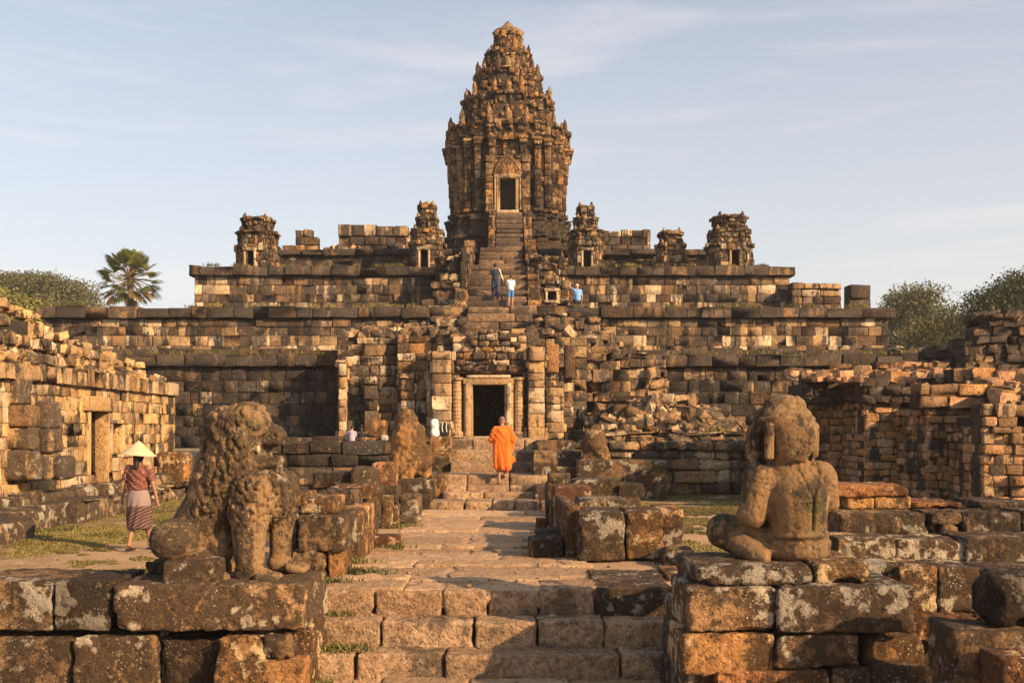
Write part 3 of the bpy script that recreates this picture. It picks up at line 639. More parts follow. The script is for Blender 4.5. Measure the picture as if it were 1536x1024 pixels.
# projecting pilasters with base, shaft and capital
def pilaster(p0, p1, Y, ptop, seed, dep=.5, zb=PZ, mat='gate'):
    mb = MB(); x0, x1 = wx(p0, Y), wx(p1, Y); zt = wz(ptop, Y)
    f = lambda q: .12 if q < zb + .22 or q > zt - .3 else .07 if q < zb + .42 or q > zt - .55 else 0
    masonry(mb, x0, Y, 1, 0, x1 - x0, zb - .05, zt, (.2, .5), (1, 1.2), dep, .015, prof=f, seed=seed, vj=.010, rr=.03)
    mb.box(x0 + .04, x1 - .04, Y + .1, Y + dep + .5, zb, zt - .03, 1)
    masonry(mb, x1, Y + .03, 0, 1, dep + .3, zb - .05, zt, (.2, .5), (.5, .7), .12, .01, prof=f, seed=seed, rr=.03)
    masonry(mb, x0, Y + dep + .3, 0, -1, dep + .27, zb - .05, zt, (.2, .5), (.5, .7), .12, .01, prof=f, seed=seed, rr=.03)
    return part(mb, 'pilaster', [M[mat], M['core']], gate)
pilaster(648, 677, 30.95, 524, 620, .7, mat='frame'); pilaster(792, 817, 30.9, 520, 621, .7, mat='golden'); pilaster(818, 846, 31.15, 530, 622, .6, mat='golden')
pilaster(600, 622, 31.6, 560, 623, .4); pilaster(546, 566, 31.8, 565, 624, .4); pilaster(508, 520, 31.9, 540, 625, .4, mat='golden')
# colonettes beside the door: ringed octagonal shafts
for px in (686, 779):
    mb = MB(); x = wx(px, 31.1); z0, z1 = PZ + .02, wz(566, 31.1); k = 46; V = []; F = []; n = 12
    for i in range(k + 1):
        a = i / k; r = .15 + (.012 if (i % 3 == 0) else .0) + (.07 if i < 5 or i > k - 3 else 0)
        for j in range(n): q = 2 * math.pi * (j + .5) / n; V.append((x + r * math.cos(q), 31.15 + r * math.sin(q), z0 + a * (z1 - z0)))
        if i: F += [((i - 1) * n + j, (i - 1) * n + (j + 1) % n, i * n + (j + 1) % n, i * n + j) for j in range(n)]
    mb.add(V, F); part(mb, 'colonette', M['frame'], gate, False)
mb = MB(); z1 = wz(577, 31.2); dl, dr = wx(709, 31.2), wx(757, 31.2)
for (a, b) in ((wx(696, 31.2), dl), (dr, wx(770, 31.2))): mb.box(a, b, 31.0, 31.75, PZ + .06, z1, 0, .02); mb.box(a + .06, b - .06, 30.96, 31.05, PZ + .06, z1 + .05, 0, .01)
mb.box(wx(696, 31.2) - .02, wx(770, 31.2) + .02, 30.98, 31.7, z1, z1 + .20, 0, .02); mb.box(wx(700, 31.2), wx(766, 31.2), 30.94, 31.5, z1 + .2, z1 + .3, 0, .02)
mb.box(wx(690, 31.2), wx(776, 31.2), 30.7, 31.9, PZ - .12, PZ + .06, 0, .03)
part(mb, 'door_frame', M['frame'], gate)
mb = MB()    # passage behind the door, its dimness painted as near-black walls
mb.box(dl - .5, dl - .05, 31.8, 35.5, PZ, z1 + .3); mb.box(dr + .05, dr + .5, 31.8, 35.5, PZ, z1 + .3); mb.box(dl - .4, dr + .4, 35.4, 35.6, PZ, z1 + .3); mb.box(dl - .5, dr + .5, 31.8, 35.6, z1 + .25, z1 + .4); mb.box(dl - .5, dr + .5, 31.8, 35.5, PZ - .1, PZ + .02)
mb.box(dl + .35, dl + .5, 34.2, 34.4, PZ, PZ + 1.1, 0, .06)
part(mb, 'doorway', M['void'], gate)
mb = MB(); xx = wx(676, 31.3); masonry(mb, xx, 31.25, 1, 0, wx(792, 31.3) - xx, wz(560, 31.3), wz(528, 31.3), (.3, .34), (.7, 1.2), .6, .02, seed=640); masonry(mb, xx + .05, 31.35, 1, 0, wx(792, 31.3) - xx - .1, wz(528, 31.3), wz(503, 31.3), (.26, .3), (.4, .7), .5, .03, seed=641)
part(mb, 'lintel', [M['frame'], M['core']], gate)
mb = MB(); xq = wx(737, 31.1); masonry(mb, xq - 1.12, 31.12, 1, 0, 2.24, wz(557, 31.1), lambda u: wz(557, 31.1) + .32 + .98 * max(0, 1 - abs(u / 1.12 - 1) ** 2.2), (.17, .25), (.2, .42), .4, .03, seed=77, vj=.018, rr=.04); part(mb, 'pediment', [M['gate'], M['core']], gate)
mb = MB(); mb.add(np.array([(wx(730, 31), 30.85, wz(557, 31)), (wx(746, 31), 30.85, wz(557, 31)), (wx(738, 31), 30.85, wz(537, 31)), (wx(738, 31), 31.0, wz(545, 31))]), [(0, 1, 2), (0, 2, 3), (1, 3, 2)]); part(mb, 'niche_shade_patch', M['void'], gate, False)  # near-black triangle painted as the shade of a small opening
mb = MB()
for (p0, p1, pt, pb) in ((846, 862, 518, 568), (818, 838, 516, 560)):
    x0, x1 = wx(p0, 31.2), wx(p1, 31.2); stone_mesh(mb, ((x0 + x1) / 2, 31.3, (wz(pt, 31.2) + wz(pb, 31.2)) / 2), ((x1 - x0) / 2, .3, (wz(pt, 31.2) - wz(pb, 31.2)) / 2), .05, .07, .02)
part(mb, 'capital', M['gate'], gate)

# ---------------------------------------------------------------- platform walls either side of the steps, rubble heap
plat = empty('platform_wall', (wx(560, 28.4), 28.4, 0), 'low coursed platform wall in front of the gatehouse, left of the steps', 'wall')
mb = MB(); x0 = wx(300, 28.4)
masonry(mb, x0, 28.4, 1, 0, wx(676, 28.4) - x0, 0, 1.5, (.28, .5), (.6, 1.5), .6, .05, seed=701, vj=.02, rr=.05)
masonry(mb, wx(300, 27.6), 27.5, 1, 0, wx(600, 27.6) - wx(300, 27.6), 0, .55, (.25, .3), (.6, 1.5), .9, .06, seed=702, vj=.02, rr=.05)
mb.box(x0 + .1, wx(676, 28.4), 28.7, 33.4, 0, 1.46, 1); masonry(mb, x0, 29.6, 1, 0, wx(676, 29.6) - x0, 1.4, 1.62, (.2, .22), (.8, 1.6), 1.2, .04, seed=703)
part(mb, 'wall_courses', [M['lowterrace'], M['core']], plat)
for (p0, p1, pt, pb) in ((478, 552, 664, 700), (532, 590, 668, 694)):
    pass
plat2 = empty('platform_wall', (wx(960, 28.4), 28.4, 0), 'rough stacked platform wall above the grass, right of the steps', 'wall')
mb = MB(); x0 = wx(800, 28.2)
masonry(mb, x0, 28.2, 1, 0, wx(1230, 28.2) - x0, 0, pl([(0, 1.45), (3.4, 1.5), (5.5, 1.45), (9, 1.3)]), (.24, .42), (.35, 1.3), .8, .07, seed=711, vj=.03, rr=.07, tilt=.015)
masonry(mb, wx(900, 28.9), 28.9, 1, 0, wx(1200, 28.9) - wx(900, 28.9), 1.2, 1.75, (.14, .26), (.3, 1.0), .9, .12, seed=712, vj=.03, rr=.06, tilt=.04)
mb.box(x0 + .1, wx(1260, 28.2), 28.5, 33.4, 0, 1.3, 1)
part(mb, 'wall_courses', [M['gate'], M['core']], plat2)
mb = MB()
def heap(x, y):
    cx_, cy_ = wx(985, 31), 31.4; a = ((x - cx_) / 3.4) ** 2 + ((y - cy_) / 2.3) ** 2
    return 1.35 + 1.35 * max(0, 1 - a ** .7)
for i in range(24):
    for j in range(14): pass
g = np.linspace(0, 1, 40); X, Yg = np.meshgrid(wx(880, 31) + g * 8.2, 28.9 + g * 5.0, indexing='ij')
Z = np.array([[heap(a, b) - .12 for a, b in zip(r1, r2)] for r1, r2 in zip(X, Yg)]); V = np.stack([X.ravel(), Yg.ravel(), Z.ravel()], 1)
mb.add(V, [(i * 40 + j, (i + 1) * 40 + j, (i + 1) * 40 + j + 1, i * 40 + j + 1) for i in range(39) for j in range(39)], 0)
rubble(mb, 1000, lambda u, v: wx(885, 31) + u * 8.2, lambda u, v: 28.9 + v * 3.6, heap, (.16, .5), 0, flat=.25, seed=41)
tag(mb.build('rubble_heap', [M['gate']], None, True, (wx(985, 31), 31, 1.3)), 'slope of tumbled broken masonry right of the gatehouse', 'rubble')

# ---------------------------------------------------------------- long building on the left
lb = empty('ruined_hall', (-9.2, 24, 0), 'long roofless hall of golden sandstone with a door and a window on the left', 'building')
A = np.array([-9.7, 19.0]); B = np.array([-10.1, 30.0]); D = (B - A) / np.linalg.norm(B - A)
def onwall(px):            # the point of the wall line seen in column px -> (x, y, u)
    k = (px - CXP) / FPX; Y = (A[0] - A[1] * D[0] / D[1]) / (k - D[0] / D[1]); u = (Y - 19.0) / D[1]; return A[0] + D[0] * u, Y, u
U0 = -4.6; Ue = onwall(262)[2]; O = A + D * U0
def lw(px): return onwall(px)[2] - U0
ZP = .62; ZCn = 3.2
mb = MB()
ops = ((lw(135), lw(161), ZP - .1, 2.27), (lw(168), lw(184), 1.22, 1.98))
prf = lambda q: (.13 if q < ZP + .25 else .0) if q < ZCn - .32 else (.22 if q > ZCn - .18 else .12)
masonry(mb, O[0], O[1], D[0], D[1], Ue - U0, ZP - .1, ZCn, (.24, .42), (.28, .62), .36, .014, ops=ops, prof=prf, seed=801, vj=.010, rr=.014, gap=.003)
e = A + D * Ue
masonry(mb, e[0], e[1], -D[1], D[0], 5, ZP - .1, ZCn, (.28, .44), (.32, .8), .6, .02, prof=prf, seed=802)
# setback ruined attic
O2 = O + np.array([-D[1], D[0]]) * .55
topf = pl([(0, 3.9), (4.6, 3.95), (6.4, 4.0), (6.5, 3.75), (7.0, 3.75), (7.1, 4.25), (8.0, 4.25), (8.2, 3.95), (9.4, 3.95), (11.4, 3.7), (11.8, 3.55), (12.2, 3.3), (13.2, 3.3), (13.4, 3.65), (14.2, 3.6), (14.4, 3.25), (16, 3.2)])
masonry(mb, O2[0], O2[1], D[0], D[1], Ue - U0 - 1.0, ZCn - .1, topf, (.2, .3), (.22, .5), .7, .07, seed=803, vj=.02, rr=.04, tilt=.02)
O3 = O + np.array([-D[1], D[0]]) * 1.4
topf3 = lambda u: topf(u) + .12
masonry(mb, O3[0], O3[1], D[0], D[1], 11.5, ZCn - .1, topf3, (.2, .3), (.22, .5), .7, .1, seed=804, vj=.02, rr=.05, tilt=.03)
q = MB()
def lwp(u, v): return O + D * u + np.array([-D[1], D[0]]) * v
for i in range(170):
    u = rnd.uniform(0, 15.5); v = rnd.uniform(.1, 1.6); P = lwp(u, v); s = rnd.uniform(.12, .34); zz = (ZCn + .02 if v < .5 else topf(u) + (.2 if v > 1.2 else 0))
    V, F = rbox(s / 2, s / 2, s / 3, s * .12, 4, 4, 3); V = rot(V + np.random.RandomState(i).normal(0, .012, V.shape), rnd.gauss(0, .2), rnd.gauss(0, .2), rnd.uniform(0, 3)); mb.add(V + np.array([P[0], P[1], zz + s * .25]), F)
part(mb, 'hall_wall', [M['golden'], M['core']], lb)
def wallbox(mb, u0, u1, n0, n1, z0, z1, mi=0, r=.02):
    V, F = rbox((u1 - u0) / 2, (n1 - n0) / 2, (z1 - z0) / 2, r, 3, 3, 3); c = lwp((u0 + u1) / 2, -(n0 + n1) / 2); ang = math.atan2(D[1], D[0]); V = rot(V, 0, 0, ang); mb.add(V + np.array([c[0], c[1], (z0 + z1) / 2]), F, mi)
m1 = None
for (a, b, c, d_) in ops:
    mb = MB(); wallbox(mb, a - .16, a + .02, -.3, .03, c, d_); wallbox(mb, b - .02, b + .12, -.3, .03, c, d_)
    if d_ < 2: wallbox(mb, a - .2, b + .16, -.5, .05, d_, d_ + .1); part(mb, 'window_frame', [M['golden']], lb); mb = m1
    m1 = mb
mb = m1
wallbox(mb, ops[0][0] - .45, ops[0][1] + .25, -.3, .10, 2.27, 2.62, 0, .03)
part(mb, 'door_frame', [M['golden']], lb)
mb = MB(); wallbox(mb, 1, Ue - U0 - .5, -4.2, -.95, ZP - .2, 3.2); part(mb, 'hall_core', [M['void']], lb)  # near-black block painted as the unlit inside of the hall
# buttress with rounded stones at the near end
mb = MB(); P = lwp(0, 0)
def bl(px0, px1, py0, py1, Y, dep, seed, r=.08, mi=0, rz=0):
    x0, x1 = wx(px0, Y), wx(px1, Y); z1, z0 = wz(py0, Y), wz(py1, Y); stone_mesh(mb, ((x0 + x1) / 2, Y + .35 + dep / 2, (z0 + z1) / 2), ((x1 - x0) / 2, dep / 2, (z1 - z0) / 2), r, .06, .025, seed=seed, mi=mi, rz=rz)
for i, (a, b, c, d_, Y) in enumerate(((-25, 36, 606, 640, 18.9), (-25, 38, 640, 676, 18.9), (-30, 40, 676, 722, 18.8), (38, 62, 600, 642, 19.2), (40, 64, 643, 680, 19.1), (42, 62, 680, 722, 19.1), (63, 84, 684, 722, 19.3), (-30, 14, 566, 605, 19.0))):
    bl(a, b, c, d_, Y, .6, 820 + i, .08 if a > 40 else .05)
part(mb, 'buttress', [stone_mat('stained_buttress_stone', [(.2, BRN), (.4, TAN), (.4, (.48, .32, .16))], dark=.52, lichen=.3, warm=.5, streak=.3, sc=1.3, moss=.1)], lb)
# foundation ledge
mb = MB(); ang = math.atan2(D[1], D[0])
Pf = lwp(0, -.55); masonry(mb, Pf[0], Pf[1], D[0], D[1], Ue - U0 + .8, 0.1, ZP, (.38, .42), (.4, 1.0), 1.2, .08, seed=831, vj=.03, rr=.09, tilt=.02)
Pf = lwp(0, -1.15); masonry(mb, Pf[0], Pf[1], D[0], D[1], 7, -.1, .42, (.4, .5), (.7, 1.6), 1.4, .12, seed=832, vj=.03, rr=.09, tilt=.02)
Pf = lwp(7, -1.0); masonry(mb, Pf[0], Pf[1], D[0], D[1], 9.5, -.1, .36, (.2, .46), (.3, .7), .8, .12, seed=833, vj=.03, rr=.09, tilt=.02)
part(mb, 'foundation', [M['block'], M['core']], lb)
# boulders at the far corner
# ---------------------------------------------------------------- brick ruins on the right
rb = empty('brick_ruin', (11, 22, 0), 'stepped ruin of reddish laterite bricks behind the seated statue on the right', 'building')
mb = MB(); RM = [M['laterite'], M['core'], M['darkbrick']]
def rseg(p0, p1, Y, pt, s, zb=0., mi=0, **k):
    x0 = wx(p0, Y); kw = dict(ch=(.15, .22), bw=(.22, .42), dep=.5, jit=.018, vj=.010, rr=.025, gap=.006); kw.update(k)
    masonry(mb, x0, Y, 1, 0, wx(p1, Y) - x0, zb, topline(pt, Y, x0) if isinstance(pt, list) else wz(pt, Y), mi=mi, seed=s, **kw)
def rside(px, Y0, Y1, pt, s, zb=0., left=True, mi=0, **k):
    kw = dict(ch=(.15, .22), bw=(.22, .42), dep=.4, jit=.018, vj=.010, rr=.025, gap=.006); kw.update(k); x = wx(px, Y0)
    if left: masonry(mb, x, Y1, 0, -1, Y1 - Y0 - .02, zb, wz(pt, Y0), mi=mi, seed=s, **kw)
    else: masonry(mb, x, Y0 + .02, 0, 1, Y1 - Y0, zb, wz(pt, Y0), mi=mi, seed=s, **kw)
zk = 2.55
rseg(1206, 1300, 24.6, 604, 901); rseg(1206, 1306, 24.4, [(1206, 566), (1230, 560), (1306, 562)], 902, zb=wz(606, 24.4), mi=2, jit=.05, vj=.02)
rseg(1298, 1400, 23.0, 603, 903); rside(1298, 23.0, 24.7, 603, 904)
rseg(1294, 1440, 22.8, [(1294, 566), (1440, 564)], 905, zb=wz(604, 22.8), mi=2, jit=.05, vj=.02); rside(1294, 22.8, 24.6, 566, 906, zb=2.5, mi=2)
rseg(1390, 1462, 21.4, 612, 907, jit=.04); rside(1390, 21.4, 23.1, 612, 908, jit=.04)
rseg(1455, 1475, 20.4, 640, 909); rside(1455, 20.4, 21.5, 640, 910)
rseg(1475, 1580, 19.6, [(1475, 612), (1580, 606)], 911, jit=.05, ops=((wx(1524, 19.6) - wx(1475, 19.6), wx(1524, 19.6) - wx(1475, 19.6) + .3, 1.9, 2.1),)); rside(1475, 19.6, 20.5, 640, 912)
rseg(1380, 1600, 21.2, [(1380, 580), (1430, 578), (1600, 575)], 913, zb=wz(612, 21.2), ch=(.26, .34), bw=(.4, .7), jit=.05, vj=.02)
rseg(1430, 1600, 22.4, [(1430, 558), (1460, 556), (1600, 552)], 914, zb=2.6, ch=(.26, .34), bw=(.35, .7), jit=.05, vj=.02)
mb.box(wx(1215, 25), wx(1600, 25), 24.9, 27, 0, 3.0, 1); mb.box(wx(1305, 23.4), wx(1600, 23.4), 23.3, 25, 0, 2.9, 1); mb.box(wx(1400, 21.8), wx(1600, 21.8), 21.75, 23.5, 0, 2.5, 1); mb.box(wx(1480, 20), wx(1620, 20), 20, 22, 0, 2.1, 1)
# rough top with strewn bricks
rubble(mb, 420, lambda u, v: wx(1215, 24) + u * 9, lambda u, v: 22.9 + v * 3.6 - u * 1.6, lambda x, y: 2.95 + (y - 23) * .10, (.12, .34), 0, seed=51, tl=.12)
rubble(mb, 150, lambda u, v: wx(1480, 21) + u * 3.5, lambda u, v: 19.9 + v * 2.2, lambda x, y: wz(612, 19.6) + (y - 19.8) * .25, (.12, .32), 0, seed=52, tl=.12)
rseg(1290, 1420, 25.6, [(1290, 552), (1320, 542), (1420, 548)], 915, zb=2.6, jit=.08, vj=.03, ch=(.18, .3), bw=(.3, .7), tilt=.03)
part(mb, 'ruin_wall', RM, rb)
# taller dark mass behind on the far right
db = empty('dark_brick_tower', (15, 28, 0), 'tall dark ragged brick mass at the right edge behind the reddish ruin', 'building')
mb = MB()
rseg(1448, 1600, 27.0, [(1448, 520), (1462, 500), (1478, 492), (1490, 474), (1512, 470), (1600, 474)], 921, mi=0, ch=(.2, .28), bw=(.25, .5), jit=.05, vj=.02)
rside(1448, 27.0, 30, 510, 922, ch=(.2, .28), bw=(.25, .5))
rseg(1380, 1452, 28.0, [(1380, 545), (1392, 530), (1410, 525), (1452, 508)], 923, mi=0, ch=(.2, .28), bw=(.25, .5), jit=.08, vj=.02, tilt=.02)
mb.box(wx(1460, 27.5), wx(1600, 27.5), 27.4, 30, 0, 4.0, 1); mb.box(wx(1390, 28.4), wx(1460, 28.4), 28.4, 30, 0, 3.6, 1)
rubble(mb, 70, lambda u, v: wx(1475, 27.5) + u * 2.4, lambda u, v: 27.1 + v * 1.2, lambda x, y: wz(476, 27), (.15, .35), 0, seed=53)
part(mb, 'ruin_wall', [M['darkbrick'], M['core']], db)
# ---------------------------------------------------------------- ground sheet, paving
def ground_h(X, Y):
    P = np.stack([X, Y, X * 0], 1); z = .025 * fbm(P, .5, 3, 3) + .012 * fbm(P, 2.5, 2, 4) - .022
    inn = (X > -2.6) & (X < 2.2); t = np.where(inn, np.clip((12.1 - Y) / .2, 0, 1), np.clip((11.25 - Y) / .25, 0, 1)); z = z * (1 - t) + (-.86 + z * .6) * t
    return z
mb = MB()
def axis(lo, hi, near, far, step):
    a = list(np.arange(near, far, step)); s = step; v = far
    while v < hi: a.append(v); s *= 1.35; v += s
    s = step; v = near - s
    while v > lo: a.insert(0, v); s *= 1.35; v -= s
    return np.array([lo] + a + [hi])
gx, gy = axis(-900, 900, -14, 14, .16), axis(-60, 1500, 5, 30, .16)
X, Y = np.meshgrid(gx, gy, indexing='ij'); Z = ground_h(X.ravel(), Y.ravel()); nx_, ny_ = len(gx), len(gy)
I = np.arange(nx_ * ny_).reshape(nx_, ny_)
mb.add(np.stack([X.ravel(), Y.ravel(), Z], 1), np.stack([I[:-1, :-1].ravel(), I[1:, :-1].ravel(), I[1:, 1:].ravel(), I[:-1, 1:].ravel()], 1))
t = NT('earth_and_grass'); p = t.pos(); big = t.noise(p, .35, 4, .6); med = t.noise(p, 1.6, 6, .65); fine = t.noise(p, 25, 5, .7)
earth = t.mix(t.ramp(med, [(.35, 0.), (.65, 1.)]), (.40, .27, .155), (.30, .20, .12)); grass = t.mix(t.ramp(fine, [(.35, 0.), (.65, 1.)]), (.10, .085, .028), (.19, .15, .055))
sx = t.n('ShaderNodeSeparateXYZ'); t.l(p, sx.inputs[0])
ax = t.math('ABSOLUTE', t.math('ADD', sx.outputs[0], .6)); edge = t.math('MULTIPLY', t.math('SUBTRACT', ax, 4.6), .35, True)
gf = t.math('MULTIPLY', t.ramp(t.math('ADD', t.math('MULTIPLY', med, .5), t.math('MULTIPLY', big, .5)), [(.42, 0.), (.54, 1.)]), edge)
base = t.mix(1.0, t.mix(gf, earth, grass), t.ramp(fine, [(.2, .7), (.8, 1.25)]), 'MULTIPLY')
t.l(base, t.b.inputs['Base Color']); t.l(t.bump(t.math('ADD', fine, med), .6, .03), t.b.inputs['Normal'])
g = tag(mb.build('ground', t.mat), None, None, None, 'structure')

mb = MB(); rg = random.Random(12); y = 11.72; row = 0
while y < 22.9:
    d = rg.uniform(.35, .95) if y < 16 else rg.uniform(.6, 1.3); d = min(d, 23.0 - y + .05)
    f = (y - 11.7) / 11; xl, xr = -2.35 + f * .45 + rg.uniform(-.15, .1), 1.12 - f * .35 + rg.uniform(-.1, .12); x = xl
    if y < 13.5: xl -= .1
    while x < xr - .1:
        w = rg.uniform(.8, 2.6); w = min(w, xr - x) if xr - x - w > .3 else xr - x
        zt = rg.gauss(.0, .016) - .008
        stone_mesh(mb, (x + w / 2, y + d / 2, zt - .10), (w / 2 - rg.uniform(.004, .014), d / 2 - rg.uniform(.004, .018), .11), .022, .05, .014, rz=rg.gauss(0, .02), rx=rg.gauss(0, .006), ry=rg.gauss(0, .007), chip=2.2)
        x += w
    y += d; row += 1
path = tag(mb.build('stone_path', M['slab']), None, None, None, 'structure')

# ---------------------------------------------------------------- steps
def steprow(root, Y, z0, z1, cuts, dep, seed, mat='step', r=.03, res=.026, amp=.012):
    mb = MB()
    for i in range(len(cuts) - 1):
        x0, x1 = wx(cuts[i], Y) + .008, wx(cuts[i + 1], Y) - .008; q = rnd.uniform(-.02, .012)
        stone_mesh(mb, ((x0 + x1) / 2, Y + dep / 2 + rnd.uniform(-.02, .02), (z0 + z1) / 2 + q), ((x1 - x0) / 2, dep / 2, (z1 - z0) / 2), r, res, amp, seed=seed + i, rz=rnd.gauss(0, .008))
    return part(mb, 'step', M[mat], root)
fs = empty('stone_steps', (wx(745, 11.3), 11.4, -.85), 'broad worn steps of big blocks climbing to the path in the foreground', 'steps')
steprow(fs, 11.68, -.34, .0, (470, 562, 663, 731, 808, 893), .75, 10)
steprow(fs, 11.30, -.62, -.285, (464, 571, 711, 806, 906, 1006), .75, 20)
steprow(fs, 10.92, -.90, -.57, (450, 531, 666, 931, 1024), .8, 30)
steprow(fs, 10.2, -1.1, -.845, (440, 560, 700, 860, 1010), .9, 40, 'slab')
us = empty('temple_steps', (wx(738, 25), 25.5, 0), 'steps rising to the gatehouse door where the monk walks', 'steps')
for i, (Y, z0, z1, p0, p1, dep) in enumerate(((23.0, -.1, .2, 640, 852, 1.2), (24.0, .1, .33, 662, 822, .8), (24.5, .2, .47, 662, 820, .8), (25.0, .3, .70, 664, 822, 1.9), (26.8, .5, .98, 674, 802, 1.0), (27.6, .8, 1.26, 674, 801, 1.1), (28.4, 1.05, PZ, 674, 826, 2.4))):
    cuts = [p0]; 
    while cuts[-1] < p1 - 45: cuts.append(cuts[-1] + rnd.uniform(34, 80))
    cuts[-1] = p1 if p1 - cuts[-1] < 22 else cuts[-1]
    if cuts[-1] != p1: cuts.append(p1)
    steprow(us, Y, z0, z1, cuts, dep, 60 + i * 9, 'step', .04, .07, .014)
mb = MB(); mb.box(wx(662, 25.4), wx(818, 25.4), 25.4, 28.4, -.1, .45); mb.box(wx(676, 28.6), wx(806, 28.6), 28.6, 31.9, 0, 1.5); masonry(mb, wx(665, 30.4), 30.4, 1, 0, wx(815, 30.4) - wx(665, 30.4), 1.3, 1.56, (.25, .26), (.6, 1.2), 1.5, .02, seed=66)
part(mb, 'landing', [M['step'], M['core']], us)

# ---------------------------------------------------------------- loose blocks
BLK = M['block']
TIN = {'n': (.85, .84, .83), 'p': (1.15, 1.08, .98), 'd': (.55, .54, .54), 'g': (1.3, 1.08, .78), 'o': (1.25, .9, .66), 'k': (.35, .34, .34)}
def stone(label, x0, y0, x1, y1, Y, dep, z0=None, tint='n', r=.024, amp=.020, rz=0, rx=0, ry=0, name='stone_block', cat='stone block', group=None, res=None, parent=None):
    X0, X1 = wx(x0, Y), wx(x1, Y); Z1, Z0 = wz(y0, Y), wz(y1, Y)
    if z0 is not None: Z0 = z0
    mb = MB(); res = res or (.024 if Y < 14 else .04 if Y < 20 else .06); r = min(r, .034) if r < .1 else r * .7
    c = ((X0 + X1) / 2, Y + dep / 2, (Z0 + Z1) / 2)
    stone_mesh(mb, c, ((X1 - X0) / 2, dep / 2, (Z1 - Z0) / 2), r, res, amp, rz, rx, ry)
    if parent is not None: o = part(mb, name, BLK, parent)
    else: o = mb.build(name, BLK, None, True, (c[0], c[1], Z0)); tag(o, label, cat, group or 'loose stones around the path and statues')
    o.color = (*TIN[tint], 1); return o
def courses(root, rows):
    for row in rows: stone(None, *row[:6], **(row[6] if len(row) > 6 else {}), parent=root, name='block')

# left pedestal wall under the lion
lp = empty('pedestal_wall', (wx(240, 10.3), 10.7, -.85), 'retaining wall of huge lichened blocks carrying the lion statue', 'wall')
courses(lp, [
    (-60, 872, 79, 946, 10.25, 1.0, dict(tint='n')), (80, 872, 166, 946, 10.22, 1.0, dict(tint='d')),
    (167, 877, 456, 947, 10.15, 1.05, dict(tint='p', r=.045)), (430, 866, 476, 935, 10.75, .6, dict(tint='p')),
    (-60, 958, 106, 1050, 10.2, .9, dict(tint='n', z0=-1.0)), (108, 955, 230, 1050, 10.15, .9, dict(tint='p', z0=-1.0)),
    (238, 958, 330, 1050, 10.3, .8, dict(tint='d', z0=-1.0)), (322, 955, 398, 996, 10.1, .9, dict(tint='g')), (392, 952, 436, 990, 10.12, .7, dict(tint='n', r=.08, amp=.04)),
    (318, 993, 455, 1050, 10.0, 1.0, dict(tint='g', z0=-1.0)), (425, 934, 470, 990, 10.5, 1.0, dict(tint='g', r=.09, amp=.04, z0=-1.0)),
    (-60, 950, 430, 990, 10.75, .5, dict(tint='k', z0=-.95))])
stone('rough slab wedged under the haunch of the lion statue', 238, 840, 326, 873, 10.35, .62, z0=wz(880, 10.2) - .01, tint='n', r=.04, rz=.12)
stone('small dark stone half hidden behind the slab under the lion', 218, 842, 250, 866, 10.85, .4, z0=.25, tint='d')
# right pedestal under the seated statue
rp = empty('pedestal_wall', (wx(1200, 9.6), 9.9, -.85), 'tall pedestal of lichened blocks carrying the seated statue', 'wall')
courses(rp, [
    (1031, 882, 1164, 948, 9.25, .95, dict(tint='p', rz=.02)), (1166, 880, 1376, 950, 9.2, 1.0, dict(tint='n', r=.06)),
    (1024, 874, 1060, 945, 9.9, .5, dict(tint='d')),
    (1023, 950, 1162, 1010, 9.25, .9, dict(tint='g', z0=-.40)), (1164, 952, 1290, 1004, 9.2, 1.3, dict(tint='p')), (1297, 955, 1388, 1002, 9.35, 1.2, dict(tint='g', r=.07)),
    (1074, 1006, 1246, 1060, 9.15, 1.3, dict(tint='o', z0=-.9)), (1028, 1000, 1080, 1060, 9.35, .9, dict(tint='n', z0=-.9)), (1250, 1003, 1312, 1060, 9.2, 1.0, dict(tint='n', z0=-.9)), (1309, 998, 1392, 1060, 9.1, 1.2, dict(tint='n', z0=-.9)),
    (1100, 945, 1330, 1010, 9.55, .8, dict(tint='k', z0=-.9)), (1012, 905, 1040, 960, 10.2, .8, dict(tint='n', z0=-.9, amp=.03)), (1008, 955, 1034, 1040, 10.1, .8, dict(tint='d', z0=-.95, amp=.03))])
stone('dark base slab under the left half of the seated statue', 1042, 849, 1221, 878, 9.38, 1.15, z0=wz(882, 9.25) - .0, tint='n', r=.05)
stone('pitted base slab under the right hip of the seated statue', 1223, 845, 1314, 875, 9.42, 1.1, z0=wz(881, 9.25) - .0, tint='g', r=.05, amp=.03)
stone('low dark slab at the left rear of the seated statue base', 1026, 846, 1060, 870, 9.85, .5, z0=wz(882, 9.5) - .02, tint='d', r=.08)
